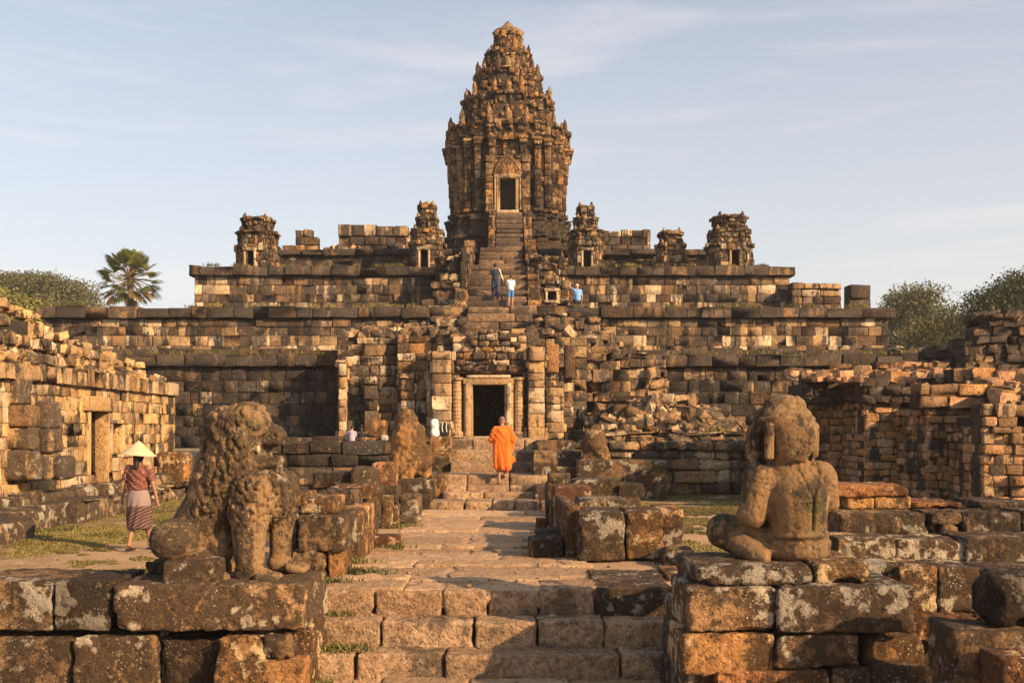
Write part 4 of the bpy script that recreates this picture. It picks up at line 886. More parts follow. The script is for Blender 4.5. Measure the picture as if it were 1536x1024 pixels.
# stepped wall behind the seated statue
sw = empty('stepped_wall', (wx(1400, 11), 11.5, -.85), 'stepped wall of dark lichened blocks right of the seated statue', 'wall')
courses(sw, [
    (1347, 848, 1407, 924, 10.2, 1.0, dict(tint='g')), (1408, 850, 1472, 924, 10.2, 1.0, dict(tint='p')), (1473, 852, 1600, 925, 10.25, 1.0, dict(tint='n')), (1240, 846, 1352, 900, 10.35, .9, dict(tint='n')),
    (1360, 922, 1476, 965, 10.0, 1.0, dict(tint='o', r=.08, amp=.04)), (1470, 924, 1600, 1000, 10.0, 1.0, dict(tint='d', z0=-.9)), (1300, 940, 1480, 1010, 10.2, 1.0, dict(tint='k', z0=-.9)),
    (1256, 806, 1344, 852, 10.9, .9, dict(tint='p')), (1345, 809, 1448, 856, 10.88, .9, dict(tint='p')), (1449, 806, 1600, 858, 10.85, .9, dict(tint='n')),
    (1256, 769, 1393, 810, 11.5, .9, dict(tint='n')), (1394, 769, 1412, 810, 11.6, .8, dict(tint='d')), (1412, 786, 1444, 810, 11.55, .7, dict(tint='n', r=.08)), (1396, 768, 1444, 787, 11.55, .8, dict(tint='d')), (1446, 768, 1532, 810, 11.5, .9, dict(tint='d', r=.09, amp=.04)), (1534, 765, 1600, 810, 11.5, .9, dict(tint='n')),
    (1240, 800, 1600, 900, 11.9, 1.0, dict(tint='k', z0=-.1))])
stone('upright half of the moulded block pair right of the seated statue', 1270, 745, 1311, 770, 12.0, .8, z0=wz(769, 11.5), tint='g')
stone('right half of the moulded block pair under a flat capstone', 1312, 744, 1367, 770, 12.0, .8, z0=wz(769, 11.5), tint='g')
stone('flat cracked capstone lying on two moulded blocks right of the seated statue', 1256, 727, 1366, 746, 11.95, .9, tint='o', r=.04)
stone('flat reddish slab on the stepped wall right of the capstone', 1371, 753, 1446, 769, 12.1, .8, z0=wz(769, 11.5), tint='o', rz=-.05)
stone('dark flat slab on the stepped wall at the right edge', 1472, 752, 1560, 777, 12.0, .8, z0=wz(768, 11.5) - .02, tint='d')
stone('large dark slab in the near bottom right corner', 1436, 946, 1640, 1060, 8.0, .6, z0=-.9, tint='n', r=.05, rz=-.06)
stone('dark smooth rounded boulder at the right edge above the corner slab', 1488, 860, 1600, 948, 8.12, .5, z0=wz(946, 8.0) - .03, tint='k', r=.16, amp=.03, cat='boulder', name='boulder')
stone('broken brownish block lying low in the bottom right corner', 1500, 985, 1640, 1060, 7.6, .4, z0=-.9, tint='o', r=.08, amp=.03)

# right of the path
stone('wide flat block beside the top step, left of the seated statue pedestal', 893, 880, 1013, 922, 11.62, 1.5, z0=-.5, tint='n', r=.05)
stone('flat paving block between the wide flat block and the statue pedestal', 1000, 862, 1050, 880, 12.4, .9, z0=-.06, tint='g')
stone('big square weathered block beside the path, left one of a pair', 866, 768, 938, 842, 14.1, 1.1, z0=.0, tint='n', r=.07, amp=.03)
stone('big square speckled block beside the path, right one of a pair', 940, 767, 996, 838, 14.15, 1.05, z0=.02, tint='g', r=.07, amp=.03)
stone('long pale block running back along the path edge left of the square pair', 845, 758, 866, 830, 14.6, 2.3, z0=-.05, tint='g', r=.07, rz=.03)
stone('low block lying behind the square pair right of the path', 868, 748, 942, 790, 16.6, .9, z0=.0, tint='n')
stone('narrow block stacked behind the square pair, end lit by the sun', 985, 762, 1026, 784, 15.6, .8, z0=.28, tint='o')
stone('stained block under the narrow sunlit one right of the path', 990, 782, 1026, 815, 15.6, .8, z0=-.03, tint='n')
stone('tilted flat-topped block right of the path below the platform', 830, 729, 887, 760, 18.2, 1.0, z0=.3, tint='o', r=.06)
stone('rough stone supporting the tilted flat-topped block', 826, 750, 880, 790, 18.2, 1.0, z0=-.03, tint='n', r=.1)
stone('small squarish stone perched beside the temple steps on the right', 822, 710, 857, 727, 22.0, .6, z0=.58, tint='n', r=.08)
stone('pale upright stone by the right end of the temple steps', 818, 722, 846, 770, 22.0, .7, z0=-.03, tint='p', r=.12)
stone('long dark block with broken end right of the temple steps', 858, 719, 930, 752, 20.5, .9, z0=.38, tint='n')
stone('broken dark block at the end of the long dark block', 928, 726, 968, 752, 20.4, .9, z0=.36, tint='d', r=.08, amp=.04)
stone('pair-base stone carrying the long dark block', 856, 745, 962, 790, 20.4, 1.1, z0=-.03, tint='n', r=.08)
stone('rounded boulder at the path edge below the tilted block', 819, 752, 834, 778, 19.3, .5, z0=-.03, tint='n', r=.15, cat='boulder', name='boulder')
stone('grey slab leaning towards the square pair, upper one', 805, 797, 848, 808, 15.6, .8, z0=-.03, tint='d', r=.03, ry=-.12)
stone('grey slab leaning towards the square pair, lower one', 793, 807, 846, 824, 14.6, .7, z0=-.05, tint='d', r=.04, ry=-.1)
stone('small orange stone lying on the right path edge', 804, 779, 822, 788, 18.6, .4, z0=-.03, tint='o')
stone('low pointed rock on the grass left of the seated statue', 998, 824, 1044, 850, 13.6, .7, z0=-.04, tint='n', r=.1, amp=.05, cat='rock', name='rock')
# left of the path
stone('big square block with white lichen behind the lion, at the left of the path', 446, 772, 518, 826, 12.7, 1.0, z0=.31, tint='n', r=.05, amp=.022)
stone('narrow block squeezed between the lion and the big square lichened block', 424, 770, 445, 822, 12.85, .8, z0=.28, tint='n')
stone('golden upright stone propping the right end of the big square block', 492, 824, 516, 862, 12.75, .7, z0=-.05, tint='g')
stone('dark tumbled rock under the big square block', 428, 824, 488, 866, 12.7, .8, z0=-.05, tint='d', r=.12, amp=.05, cat='rock', name='rock')
stone('long side block receding behind the big square lichened block', 500, 765, 540, 815, 14.2, 1.6, z0=-.03, tint='g')
stone('rounded loaf-shaped slab on top of the big square block', 450, 745, 506, 773, 12.9, .7, z0=wz(772, 12.7) - .01, tint='g', r=.08)
stone('thin slab beside the lion mane left of the loaf-shaped slab', 430, 738, 462, 757, 13.9, .7, z0=.77, tint='o', r=.05)
stone('block supporting the thin slab beside the lion mane', 425, 755, 462, 800, 14.0, .8, z0=-.03, tint='n')
stone('dark notched block behind the loaf-shaped slab', 476, 735, 534, 762, 15.2, .8, z0=.66, tint='d')
stone('base block under the dark notched block', 476, 758, 545, 812, 15.3, .9, z0=-.03, tint='n')
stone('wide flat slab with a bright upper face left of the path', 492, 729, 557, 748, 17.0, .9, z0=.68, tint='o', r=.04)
stone('stone under the wide flat bright slab', 505, 745, 555, 792, 17.2, .9, z0=-.03, tint='g', r=.08)
stone('moulded pillar base with ringed profile left of the path, upper drum', 536, 751, 566, 772, 17.6, .45, z0=.33, tint='n', r=.04, cat='pillar base', name='pillar_base')
stone('moulded pillar base left of the path, lower drum', 537, 773, 565, 802, 17.65, .42, z0=-.03, tint='n', r=.04, cat='pillar base', name='pillar_base')
stone('long dark stone with shaggy top behind the wide flat slab', 467, 708, 525, 732, 20.2, .9, z0=.66, tint='d', r=.07)
stone('dark stone under the long shaggy-topped one', 462, 728, 530, 775, 20.4, .9, z0=-.03, tint='n', r=.07)
stone('dark boulder with a rounded sunlit top left of the crumbled lion', 524, 700, 561, 732, 20.0, .8, z0=.62, tint='n', r=.14, cat='boulder', name='boulder')
stone('block under the round-topped dark boulder', 522, 730, 570, 782, 20.2, .8, z0=-.03, tint='n')
stone('tall leaning boulder just left of the crumbled lion', 556, 693, 592, 734, 21.6, .8, z0=.52, tint='o', r=.14, cat='boulder', name='boulder')
stone('block under the tall leaning boulder', 558, 728, 596, 772, 21.6, .8, z0=-.03, tint='n', r=.08)
stone('tall narrow golden block at the left path edge', 570, 744, 586, 786, 18.8, .6, z0=-.03, tint='g')
stone('short upright block right of the tall narrow golden one', 586, 758, 597, 784, 19.2, .4, z0=-.03, tint='g')
stone('squat two-layered stone on the left path edge', 597, 742, 628, 778, 20.6, .8, z0=.0, tint='n', r=.1, amp=.04)
stone('low spread rock in the weeds on the left path edge', 592, 776, 630, 792, 19.6, .7, z0=-.03, tint='n', r=.1, amp=.05, cat='rock', name='rock')
stone('reddish flat block sunk in the path edge', 552, 803, 601, 824, 15.8, .4, z0=-.05, tint='o', r=.05)
stone('small pale stone beside the reddish flat block', 520, 803, 552, 822, 15.9, .5, z0=-.05, tint='g', r=.07)
# pedestals beside the temple steps
lq = empty('statue_pedestal', (wx(620, 24), 24.2, 0), 'two-stepped block pedestal under the crumbled lion left of the temple steps', 'pedestal')
courses(lq, [(590, 719, 652, 745, 23.6, 2.0, dict(tint='n')), (612, 742, 646, 766, 22.9, 1.6, dict(tint='d', z0=-.03)), (646, 712, 668, 752, 24.2, 1.8, dict(tint='g', z0=-.03)), (585, 742, 615, 770, 23.4, 1.6, dict(tint='n', z0=-.03)),
    (644, 655, 676, 690, 27.2, 1.2, dict(tint='g')), (646, 684, 674, 726, 27.0, 1.3, dict(tint='n', z0=-.03)), (640, 662, 650, 700, 27.3, 1, dict(tint='n', z0=0))])
rq = empty('stair_flank_wall', (wx(860, 25), 25.5, 0), 'block wall flanking the right side of the temple steps', 'wall')
courses(rq, [(800, 676, 872, 702, 26.0, 1.6, dict(tint='n')), (800, 694, 832, 735, 25.4, 1.6, dict(tint='n', z0=-.03)), (828, 700, 868, 722, 25.5, 1.5, dict(tint='g', z0=-.03)), (804, 660, 860, 680, 27.2, 1.4, dict(tint='n', z0=.5)), (800, 730, 850, 770, 23.4, 1.6, dict(tint='n', z0=-.03, r=.1)), (866, 690, 918, 728, 24.8, 1.2, dict(tint='n', z0=-.03)), (905, 690, 1000, 745, 26.3, 1.2, dict(tint='n', z0=-.03))])
stone('pale square block at the foot of the gatehouse wall, left of the pilasters', 546, 630, 578, 648, 31.0, .6, z0=PZ + .05, tint='g')
stone('long pale beam-like block on top of the left platform wall', 538, 656, 574, 668, 28.6, .6, z0=1.46, tint='g')
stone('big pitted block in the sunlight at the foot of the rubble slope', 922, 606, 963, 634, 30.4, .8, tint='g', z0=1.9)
stone('rounded boulders at the far end of the golden hall', 232, 678, 276, 702, 27.8, 1.0, z0=.2, tint='g', r=.2, amp=.05, cat='boulder', name='boulder')
# ---------------------------------------------------------------- organic bodies: tapered limbs melted into one surface
def capsule(mb, a, b, ra, rb=None, n=18, sy=1.0):
    rb = ra if rb is None else rb; a = np.array(a, float); b = np.array(b, float); d = b - a; L = np.linalg.norm(d) + 1e-9; T = d / L
    up = np.array([0, 1., 0]) if abs(T[1]) < .9 else np.array([1., 0, 0]); A = np.cross(T, up); A /= np.linalg.norm(A); B = np.cross(T, A)
    th = np.linspace(-np.pi / 2, np.pi / 2, 14); R_ = []
    for t in th[:7]: R_.append((a + T * ra * np.sin(t), ra * np.cos(t)))
    for t in th[7:]: R_.append((b + T * rb * np.sin(t), rb * np.cos(t)))
    q = np.linspace(0, 2 * np.pi, n, endpoint=False); V = []; F = []
    for k, (c, r) in enumerate(R_):
        V.append(c + max(r, 1e-4) * (np.cos(q)[:, None] * A + np.sin(q)[:, None] * B))
        if k: F += [((k - 1) * n + j, (k - 1) * n + (j + 1) % n, k * n + (j + 1) % n, k * n + j) for j in range(n)]
    mb.add(np.concatenate(V), F)
def ell(mb, c, r, rz=0, rx=0, ry=0, n=24):
    m = n // 2; V = []; F = []; q = np.linspace(0, 2 * np.pi, n, endpoint=False)
    for k, t in enumerate(np.linspace(-np.pi / 2, np.pi / 2, m)):
        V.append(np.stack([np.cos(q) * max(np.cos(t), 1e-4), np.sin(q) * max(np.cos(t), 1e-4), np.full(n, np.sin(t))], 1))
        if k: F += [((k - 1) * n + j, (k - 1) * n + (j + 1) % n, k * n + (j + 1) % n, k * n + j) for j in range(n)]
    mb.add(rot(np.concatenate(V) * np.array(r), rx, ry, rz) + np.array(c), F)
def melt(mb, voxel, smooth=2, lam=.5):
    o = mb.build('tmp', [], None); m = o.modifiers.new('r', 'REMESH'); m.mode = 'VOXEL'; m.voxel_size = voxel
    dg = bpy.context.evaluated_depsgraph_get(); e = o.evaluated_get(dg); me = e.to_mesh(); n = len(me.vertices)
    V = np.empty(n * 3, np.float32); me.vertices.foreach_get('co', V); V = V.reshape(-1, 3).astype(float)
    nf = len(me.polygons); lt = np.empty(nf, np.int32); me.polygons.foreach_get('loop_total', lt); vi = np.empty(len(me.loops), np.int32); me.loops.foreach_get('vertex_index', vi)
    F = vi.reshape(-1, 4) if (lt == 4).all() else np.array([list(p.vertices) for p in me.polygons if len(p.vertices) == 4])
    e.to_mesh_clear(); md = o.data; bpy.data.objects.remove(o); bpy.data.meshes.remove(md)
    E = np.unique(np.sort(np.concatenate([F[:, [0, 1]], F[:, [1, 2]], F[:, [2, 3]], F[:, [3, 0]]]), axis=1), axis=0)
    for _ in range(smooth): V = relax(V, E, lam)
    return V, F, E
def relax(V, E, lam=.5):
    S_ = np.zeros_like(V); c = np.zeros(len(V)); np.add.at(S_, E[:, 0], V[E[:, 1]]); np.add.at(S_, E[:, 1], V[E[:, 0]]); np.add.at(c, E[:, 0], 1); np.add.at(c, E[:, 1], 1)
    return V * (1 - lam) + lam * S_ / c[:, None]
def normals(V, F):
    N = np.cross(V[F[:, 2]] - V[F[:, 0]], V[F[:, 3]] - V[F[:, 1]]); R_ = np.zeros_like(V)
    for k in range(4): np.add.at(R_, F[:, k], N)
    return R_ / (np.linalg.norm(R_, axis=1)[:, None] + 1e-12)
def sst(x, a, b): t = np.clip((x - a) / (b - a), 0, 1); return t * t * (3 - 2 * t)
def arr_obj(name, V, F, mats, root=None, loc=None, mi=None, label=None):
    mb = MB(); mb.add(V, F)
    if mi is not None: mb.m[4] = [np.asarray(mi, np.int32)]
    return part(mb, name, mats, root, True, label) if root is not None else mb.build(name, mats, None, True, loc)

# ---------------------------------------------------------------- the lion statue
LY = 10.85; lz0 = .27
def Lp(px, py, dy=0): return ((px - CXP) / FPX * LY, LY + dy, EYE + (HOR - py) / FPX * LY)
q = LY / FPX
mb = MB()
ell(mb, Lp(272, 807, -.20), (38 * q, .22, 33 * q)); ell(mb, Lp(282, 806, .30), (38 * q, .22, 33 * q))             # haunches
capsule(mb, Lp(290, 800, .05), Lp(318, 755, .05), 40 * q, 42 * q); capsule(mb, Lp(318, 755, .05), Lp(358, 690, .05), 43 * q, 48 * q)
capsule(mb, Lp(300, 828, -.15), Lp(338, 862, -.2), 15 * q, 9 * q); capsule(mb, Lp(318, 850, -.2), Lp(345, 862, -.22), 12 * q, 9 * q)
capsule(mb, Lp(300, 828, .3), Lp(340, 862, .32), 15 * q, 9 * q)
ell(mb, Lp(326, 815, .05), (25 * q, .2, 38 * q))
capsule(mb, Lp(383, 735, -.12), Lp(379, 775, -.16), 32 * q, 28 * q); capsule(mb, Lp(379, 775, -.16), Lp(381, 845, -.17), 27 * q, 21 * q)   # near foreleg
capsule(mb, Lp(412, 735, .28), Lp(413, 780, .28), 26 * q, 20 * q); capsule(mb, Lp(413, 780, .28), Lp(412, 840, .26), 19 * q, 16 * q)
for (cx, cy, y0, w) in ((381, 853, -.17, 1.0), (414, 846, .24, .9)):
    capsule(mb, Lp(cx - 6, cy + 2, y0), Lp(cx + 28 * w, cy + 7, y0 - .04), 17 * q * w, 11 * q * w)
    for k in range(4): capsule(mb, Lp(cx + 18 * w, cy + 7, y0 - .15 + k * .095), Lp(cx + 40 * w, cy + 11, y0 - .16 + k * .098), 8 * q * w, 6.5 * q * w)
ell(mb, Lp(388, 744, .06), (46 * q, .34, 44 * q), ry=.2); ell(mb, Lp(399, 738, .04), (35 * q, .28, 42 * q)); ell(mb, Lp(372, 712, .05), (44 * q, .32, 30 * q))                                                            # chest
capsule(mb, Lp(362, 690, .05), Lp(362, 650, .02), 46 * q, 44 * q)
ell(mb, Lp(356, 650, .03), (44 * q, .33, 43 * q)); capsule(mb, Lp(334, 640, .06), Lp(312, 690, .08), 25 * q, 16 * q); capsule(mb, Lp(312, 690, .08), Lp(297, 722, .08), 15 * q, 9 * q)
ell(mb, Lp(365, 628, .0), (40 * q, .28, 22 * q)); ell(mb, Lp(384, 636, -.02), (24 * q, .24, 22 * q))               # crown, brow
for s_ in (-.11, .13): ell(mb, Lp(393, 633, s_ - .04), (12 * q, .07, 7 * q))
capsule(mb, Lp(380, 646, -.02), Lp(412, 653, -.05), 25 * q, 17 * q); ell(mb, Lp(421, 652, -.06), (11 * q, .12, 9 * q)); capsule(mb, Lp(378, 657, -.13), Lp(420, 661, -.13), 8 * q, 7 * q); capsule(mb, Lp(378, 657, .10), Lp(420, 661, .04), 8 * q, 7 * q)
capsule(mb, Lp(366, 705, -.02), Lp(416, 699, -.05), 13 * q, 10 * q); capsule(mb, Lp(362, 676, -.17), Lp(374, 700, -.18), 7 * q, 9 * q); capsule(mb, Lp(374, 700, -.18), Lp(416, 692, -.15), 9 * q, 7 * q); ell(mb, Lp(421, 689, -.07), (8 * q, .12, 7 * q))
capsule(mb, Lp(381, 631, -.21), Lp(405, 633, -.16), 5.5 * q, 4 * q); capsule(mb, Lp(384, 652, -.22), Lp(402, 648, -.19), 5 * q, 4 * q); ell(mb, Lp(393, 641, -.215), (7 * q, .05, 6 * q))
V, F, E = melt(mb, .012, 2)
N = normals(V, F); PXs = V[:, 0] / LY * FPX + CXP; PYs = HOR - (V[:, 2] - EYE) / LY * FPX
# mane: curls over the neck, crown and chest; smooth on face, body and legs
wm = sst(PYs, 805, 765) * sst(PXs + (PYs - 700) * .35, 308, 338); face = sst(PXs, 372, 384) * sst(PYs, 712, 700) * (1 - sst(PYs, 620, 612) * 1.0)
back = sst(PXs, 350, 335) * sst(PYs, 735, 715); wm = np.clip(np.maximum(wm, back) * (1 - face * .93), 0, 1) * (1 - sst(PYs, 760, 790) * sst(PXs, 405, 380) * .9)
Wd = (V + .035 * np.stack([fbm(V, 8, 2, 1), fbm(V, 8, 2, 2), fbm(V, 8, 2, 3)], 1)) * [1, 1, .62]; c1 = worley(Wd, 17, 4); c2 = worley(Wd, 34, 8)
curl = .052 * np.sqrt(np.clip(1 - (c1 / .62) ** 2, 0, 1)) - .016 * np.exp(-((c1 - .22) / .07) ** 2) + (.4 - c2) * .010 - .010
V = V + N * (wm * (curl + .012))[:, None] + N * (.008 * fbm(V, 5, 3, 2) - .005 * np.clip(.3 - worley(V, 14, 5), 0, 1) * 3)[:, None]
# eye sockets, nostrils, toe grooves
for (ex, ey, dy, rad, dep) in ((404, 641, -.20, .02, .02), (416, 652, -.16, .02, .02), (388, 680, -.15, .07, .08), (400, 680, -.12, .05, .04), (383, 642, -.26, .018, .025)):
    c = np.array(Lp(ex, ey, dy)); dd = np.linalg.norm(V - c, axis=1); V = V - N * (dep * np.exp(-(dd / rad) ** 2))[:, None]
lion = empty('lion_statue', (wx(335, LY), LY, lz0), 'stone lion with curly mane and open mouth seated on the wall left of the steps', 'statue')
arr_obj('body', V, F, [M['statue']], lion)
mb = MB(); ell(mb, Lp(393, 672, -.17), (3.6 * q, .024, 7 * q)); o = part(mb, 'fang', plain('pale_tooth_stone', (.34, .27, .2)), lion)
# ---------------------------------------------------------------- the seated statue, seen from behind
BY = 9.95
def Bp(px, py, dy=0): return ((px - CXP) / FPX * BY, BY + dy, EYE + (HOR - py) / FPX * BY)
q = BY / FPX; mb = MB()
ell(mb, Bp(1203, 814, .05), (45 * q, .29, 30 * q)); ell(mb, Bp(1200, 826, .05), (47 * q, .30, 20 * q))
capsule(mb, Bp(1170, 818, .05), Bp(1096, 796, .30), 26 * q, 23 * q); capsule(mb, Bp(1092, 804, .28), Bp(1140, 833, -.1), 24 * q, 13 * q); ell(mb, Bp(1085, 800, .22), (19 * q, .17, 25 * q))
capsule(mb, Bp(1225, 818, .1), Bp(1225, 812, .7), 24 * q, 20 * q); capsule(mb, Bp(1215, 822, .7), Bp(1120, 826, .5), 18 * q, 14 * q)
ell(mb, Bp(1135, 833, -.06), (18 * q, .1, 11 * q))
capsule(mb, Bp(1197, 795, .05), Bp(1194, 742, .03), 44 * q, 49 * q); ell(mb, Bp(1190, 735, .03), (50 * q, .235, 48 * q))
capsule(mb, Bp(1146, 716, .02), Bp(1232, 714, .05), 25 * q, 24 * q); ell(mb, Bp(1188, 703, .02), (48 * q, .2, 18 * q))
capsule(mb, Bp(1139, 718, .0), Bp(1128, 772, -.02), 26 * q, 21 * q); ell(mb, Bp(1190, 722, .03), (60 * q, .2, 34 * q)); capsule(mb, Bp(1121, 770, -.02), Bp(1146, 782, .42), 17 * q, 12 * q)
capsule(mb, Bp(1240, 718, .05), Bp(1250, 757, .08), 19 * q, 13 * q); capsule(mb, Bp(1249, 757, .08), Bp(1228, 790, .42), 13 * q, 10 * q)
capsule(mb, Bp(1178, 700, .02), Bp(1178, 680, .02), 30 * q, 30 * q)
ell(mb, Bp(1186, 652, -.07), (35 * q, .23, 43 * q)); ell(mb, Bp(1176, 630, .02), (46 * q, .28, 27 * q)); ell(mb, Bp(1176, 655, .13), (40 * q, .22, 38 * q))
ell(mb, Bp(1179, 606, .03), (31 * q, .19, 15 * q)); ell(mb, Bp(1157, 603, .0), (11 * q, .1, 9 * q))
capsule(mb, Bp(1131, 646, .02), Bp(1129, 682, .02), 11 * q, 12 * q); capsule(mb, Bp(1222, 640, .0), Bp(1221, 682, .0), 8 * q, 7 * q)
ell(mb, Bp(1185, 658, -.13), (31 * q, .17, 38 * q))
V, F, E = melt(mb, .015, 4)
mb = MB(); mb.add(V, F); V, F, E = melt(mb, .014, 3); N = normals(V, F); PXs = V[:, 0] / BY * FPX + CXP; PYs = HOR - (V[:, 2] - EYE) / BY * FPX
bk = (V[:, 1] < BY + .05)
def groove(pts, wid, dep, V, N):
    d = np.full(len(V), 1e9)
    for (a, b) in zip(pts[:-1], pts[1:]):
        a = np.array(a, float); b = np.array(b, float); P = np.stack([PXs, PYs], 1); ab = b - a; t = np.clip(((P - a) @ ab) / (ab @ ab), 0, 1); d = np.minimum(d, np.linalg.norm(P - a - t[:, None] * ab, axis=1))
    return V - N * (dep * np.exp(-(d / wid) ** 2) * bk)[:, None]
V = groove([(1224, 688), (1224, 712), (1215, 732), (1210, 742), (1210, 792)], 1.8, .05, V, N)
V = groove([(1190, 702), (1198, 725), (1208, 742)], 1.8, .018, V, N); V = groove([(1229, 748), (1227, 795)], 2, .02, V, N)
V = groove([(1142, 806), (1180, 808), (1250, 806)], 1.6, .03, V, N); V = groove([(1142, 799), (1180, 801), (1250, 799)], 2.5, -.018, V, N)
V = groove([(1110, 792), (1145, 812), (1165, 822)], 2.5, .02, V, N)
V = groove([(1145, 692), (1168, 696), (1215, 694)], 2.2, .03, V, N); V = groove([(1140, 624), (1180, 612), (1216, 622)], 1.8, .020, V, N); V = groove([(1138, 630), (1180, 618), (1218, 628)], 2.2, -.014, V, N)
V = groove([(1214, 640), (1213, 688)], 2.0, .03, V, N)
V = groove([(1176, 640), (1190, 637), (1208, 641)], 3.5, .006, V, N)
hair = sst(PYs, 616, 608); curls = (.4 - worley(V, 15, 3)) * .022 * np.clip(np.maximum(hair, sst(PXs, 1152, 1144) * (PYs < 695) * .5), 0, 1)
V = V + N * (curls + (.008 * fbm(V, 4, 3, 5) + .003 * fbm(V, 16, 2, 6)) * (.25 + .75 * sst(PYs, 690, 705)) - .012 * np.clip(.2 - worley(V, 13, 9), 0, 1) * 2)[:, None]
bud = empty('seated_statue', (wx(1190, BY), BY, .57), 'cross-legged stone figure seen from behind, seated on the block pedestal right of the steps', 'statue')
arr_obj('body', V, F, [M['figure']], bud)
mb = MB(); stone_mesh(mb, Bp(1147, 661, -.17), (6.5 * q, .05, 27 * q), .02, .02, .006); part(mb, 'ear_band', M['figure'], bud)  # flat upright slab for the left ear of the figure

# ---------------------------------------------------------------- crumbled guardian figures by the temple steps
def lump(name, label, cat, Yc, parts, vox, seed, tint, curl=.05):
    mb = MB()
    for a in parts:
        if len(a) == 6: ell(mb, ((a[0] - CXP) / FPX * Yc, Yc + a[2], EYE + (HOR - a[1]) / FPX * Yc), (a[3] * Yc / FPX, a[4], a[5] * Yc / FPX))
        else: capsule(mb, (wx(a[0], Yc), Yc + a[4], wz(a[1], Yc)), (wx(a[2], Yc), Yc + a[4], wz(a[3], Yc)), a[5] * Yc / FPX, a[6] * Yc / FPX)
    V, F, E = melt(mb, vox, 2); N = normals(V, F)
    V = V + N * ((.4 - worley(V, 7, seed)) * curl + .05 * fbm(V, 2.2, 3, seed) + .015 * fbm(V, 12, 2, seed))[:, None]
    o = arr_obj(name, V, F, [M['statue']], None, (float(V[:, 0].mean()), Yc, float(V[:, 2].min()))); tag(o, label, cat); o.color = (*TIN[tint], 1); return o
lump('lion_statue', 'worn-down cone-shaped lion statue left of the temple steps, face crumbled away', 'statue', 24.8,
     [(615, 690, 0, 33, .55, 28), (613, 660, 0, 27, .45, 34), (610, 632, .05, 17, .3, 20), (640, 690, -.1, 10, .3, 26), (598, 685, 598, 716, -.42, 6, 6), (608, 685, 609, 716, -.45, 6, 6), (619, 685, 619, 716, -.45, 6, 6), (636, 690, 640, 716, -.2, 9, 9), (600, 712, 640, 714, .1, 9, 9)], .03, 3, 'g')
lump('guardian_fragment', 'broken upright fragment of a guardian figure with curled base right of the temple steps', 'statue', 25.6,
     [(893, 672, .1, 18, .3, 36), (890, 700, 0, 24, .3, 24), (902, 690, -.1, 14, .25, 24), (885, 650, 884, 668, .1, 8, 14), (880, 718, 910, 718, 0, 9, 9)], .035, 8, 'g')

# ---------------------------------------------------------------- people
SK = plain('skin_brown', (.27, .145, .085), .6, 0, 8, .1, .4); SKL = plain('skin_tan', (.40, .235, .15), .6, 0, 8, .1, .4); HAIR = plain('black_hair', (.012, .010, .009), .5, .4, 60, .4, .4)
SHAVE = plain('shaved_head_skin', (.15, .095, .07), .6, 0, 60, .2)
def person(name, label, loc, h, J, skin, face=(0, 1), voxel=.011, heads=None, fingers=True):
    """J: joints in body frame (x right, y forward, z up) for height 1.7; face: facing direction on the ground"""
    o = empty(name, loc, label, 'person', None); s = h / 1.7; fx, fy = face; n_ = math.hypot(fx, fy); fx, fy = fx / n_, fy / n_
    def T(p): p = np.atleast_2d(np.asarray(p, float)) * s; return np.stack([p[:, 0] * fy + p[:, 1] * fx, -p[:, 0] * fx + p[:, 1] * fy, p[:, 2]], 1) + np.array(loc)
    mb = MB(); L = lambda a, b, ra, rb: capsule(mb, a, b, ra, rb)
    hd = np.array(J['head']); nk = np.array(J['neck']); ch = np.array(J['chest']); pv = np.array(J['pelvis'])
    ell(mb, hd + [0, 0, .01], (.075, .095, .105)); ell(mb, hd + [0, .03, -.05], (.055, .06, .06)); ell(mb, hd + [0, .10, -.02], (.014, .022, .022)); ell(mb, hd + [0, .09, -.058], (.026, .012, .008))
    for sx in (-1, 1): ell(mb, hd + [sx * .077, -.005, -.015], (.012, .022, .034)); ell(mb, hd + [sx * .03, .085, .012], (.012, .01, .009))
    L(nk, hd + [0, -.01, -.05], .052, .048); ell(mb, ch, (.15, .10, .17)); ell(mb, ch + [0, 0, .11], (.155, .08, .07)); L(ch, pv + [0, 0, .08], .125, .125); ell(mb, pv, (.165, .115, .12))
    for k in ('l', 'r'):
        sh, el, ha = (np.array(J[k + a]) for a in ('sh', 'el', 'ha')); hp, kn, an, to = (np.array(J[k + a]) for a in ('hp', 'kn', 'an', 'to'))
        L(ch + [0, 0, .12], sh, .06, .055); L(sh, el, .05, .038); L(el, ha, .037, .025)
        L(hp, kn, .085, .056); L(kn, an + (kn - an) * .55, .052, .052); L(an + (kn - an) * .6, an, .05, .033); L(an + [0, -.02, -.03], to, .035, .026)
        d = ha - el; d = d / np.linalg.norm(d); pm = ha + d * .05; side = np.cross(d, [0, 1, 0]); side /= np.linalg.norm(side) + 1e-9; fw = np.cross(side, d)
        ell(mb, pm, (.024, .036, .045)) if abs(d[2]) > .6 else ell(mb, pm, (.036, .04, .026))
        for f in range(4):
            a = ha + d * .085 + fw * (.027 - f * .018); m_ = a + d * (.030 - abs(f - 1.3) * .004) + side * .006; L(a - d * .03, m_, .0095, .009); L(m_, m_ + d * .022 + side * .014, .009, .007)
        L(ha + d * .02 + fw * .02, ha + d * .065 + fw * .052, .011, .009)
    V, F, E = melt(mb, voxel, 2); arr_obj('body', T(V), F, [skin], o)
    if 'stairway' in label: o['group'] = 'visitors on the great stairway'
    if label.startswith('seated'): o['group'] = 'people sitting on the left platform'
    return o, T
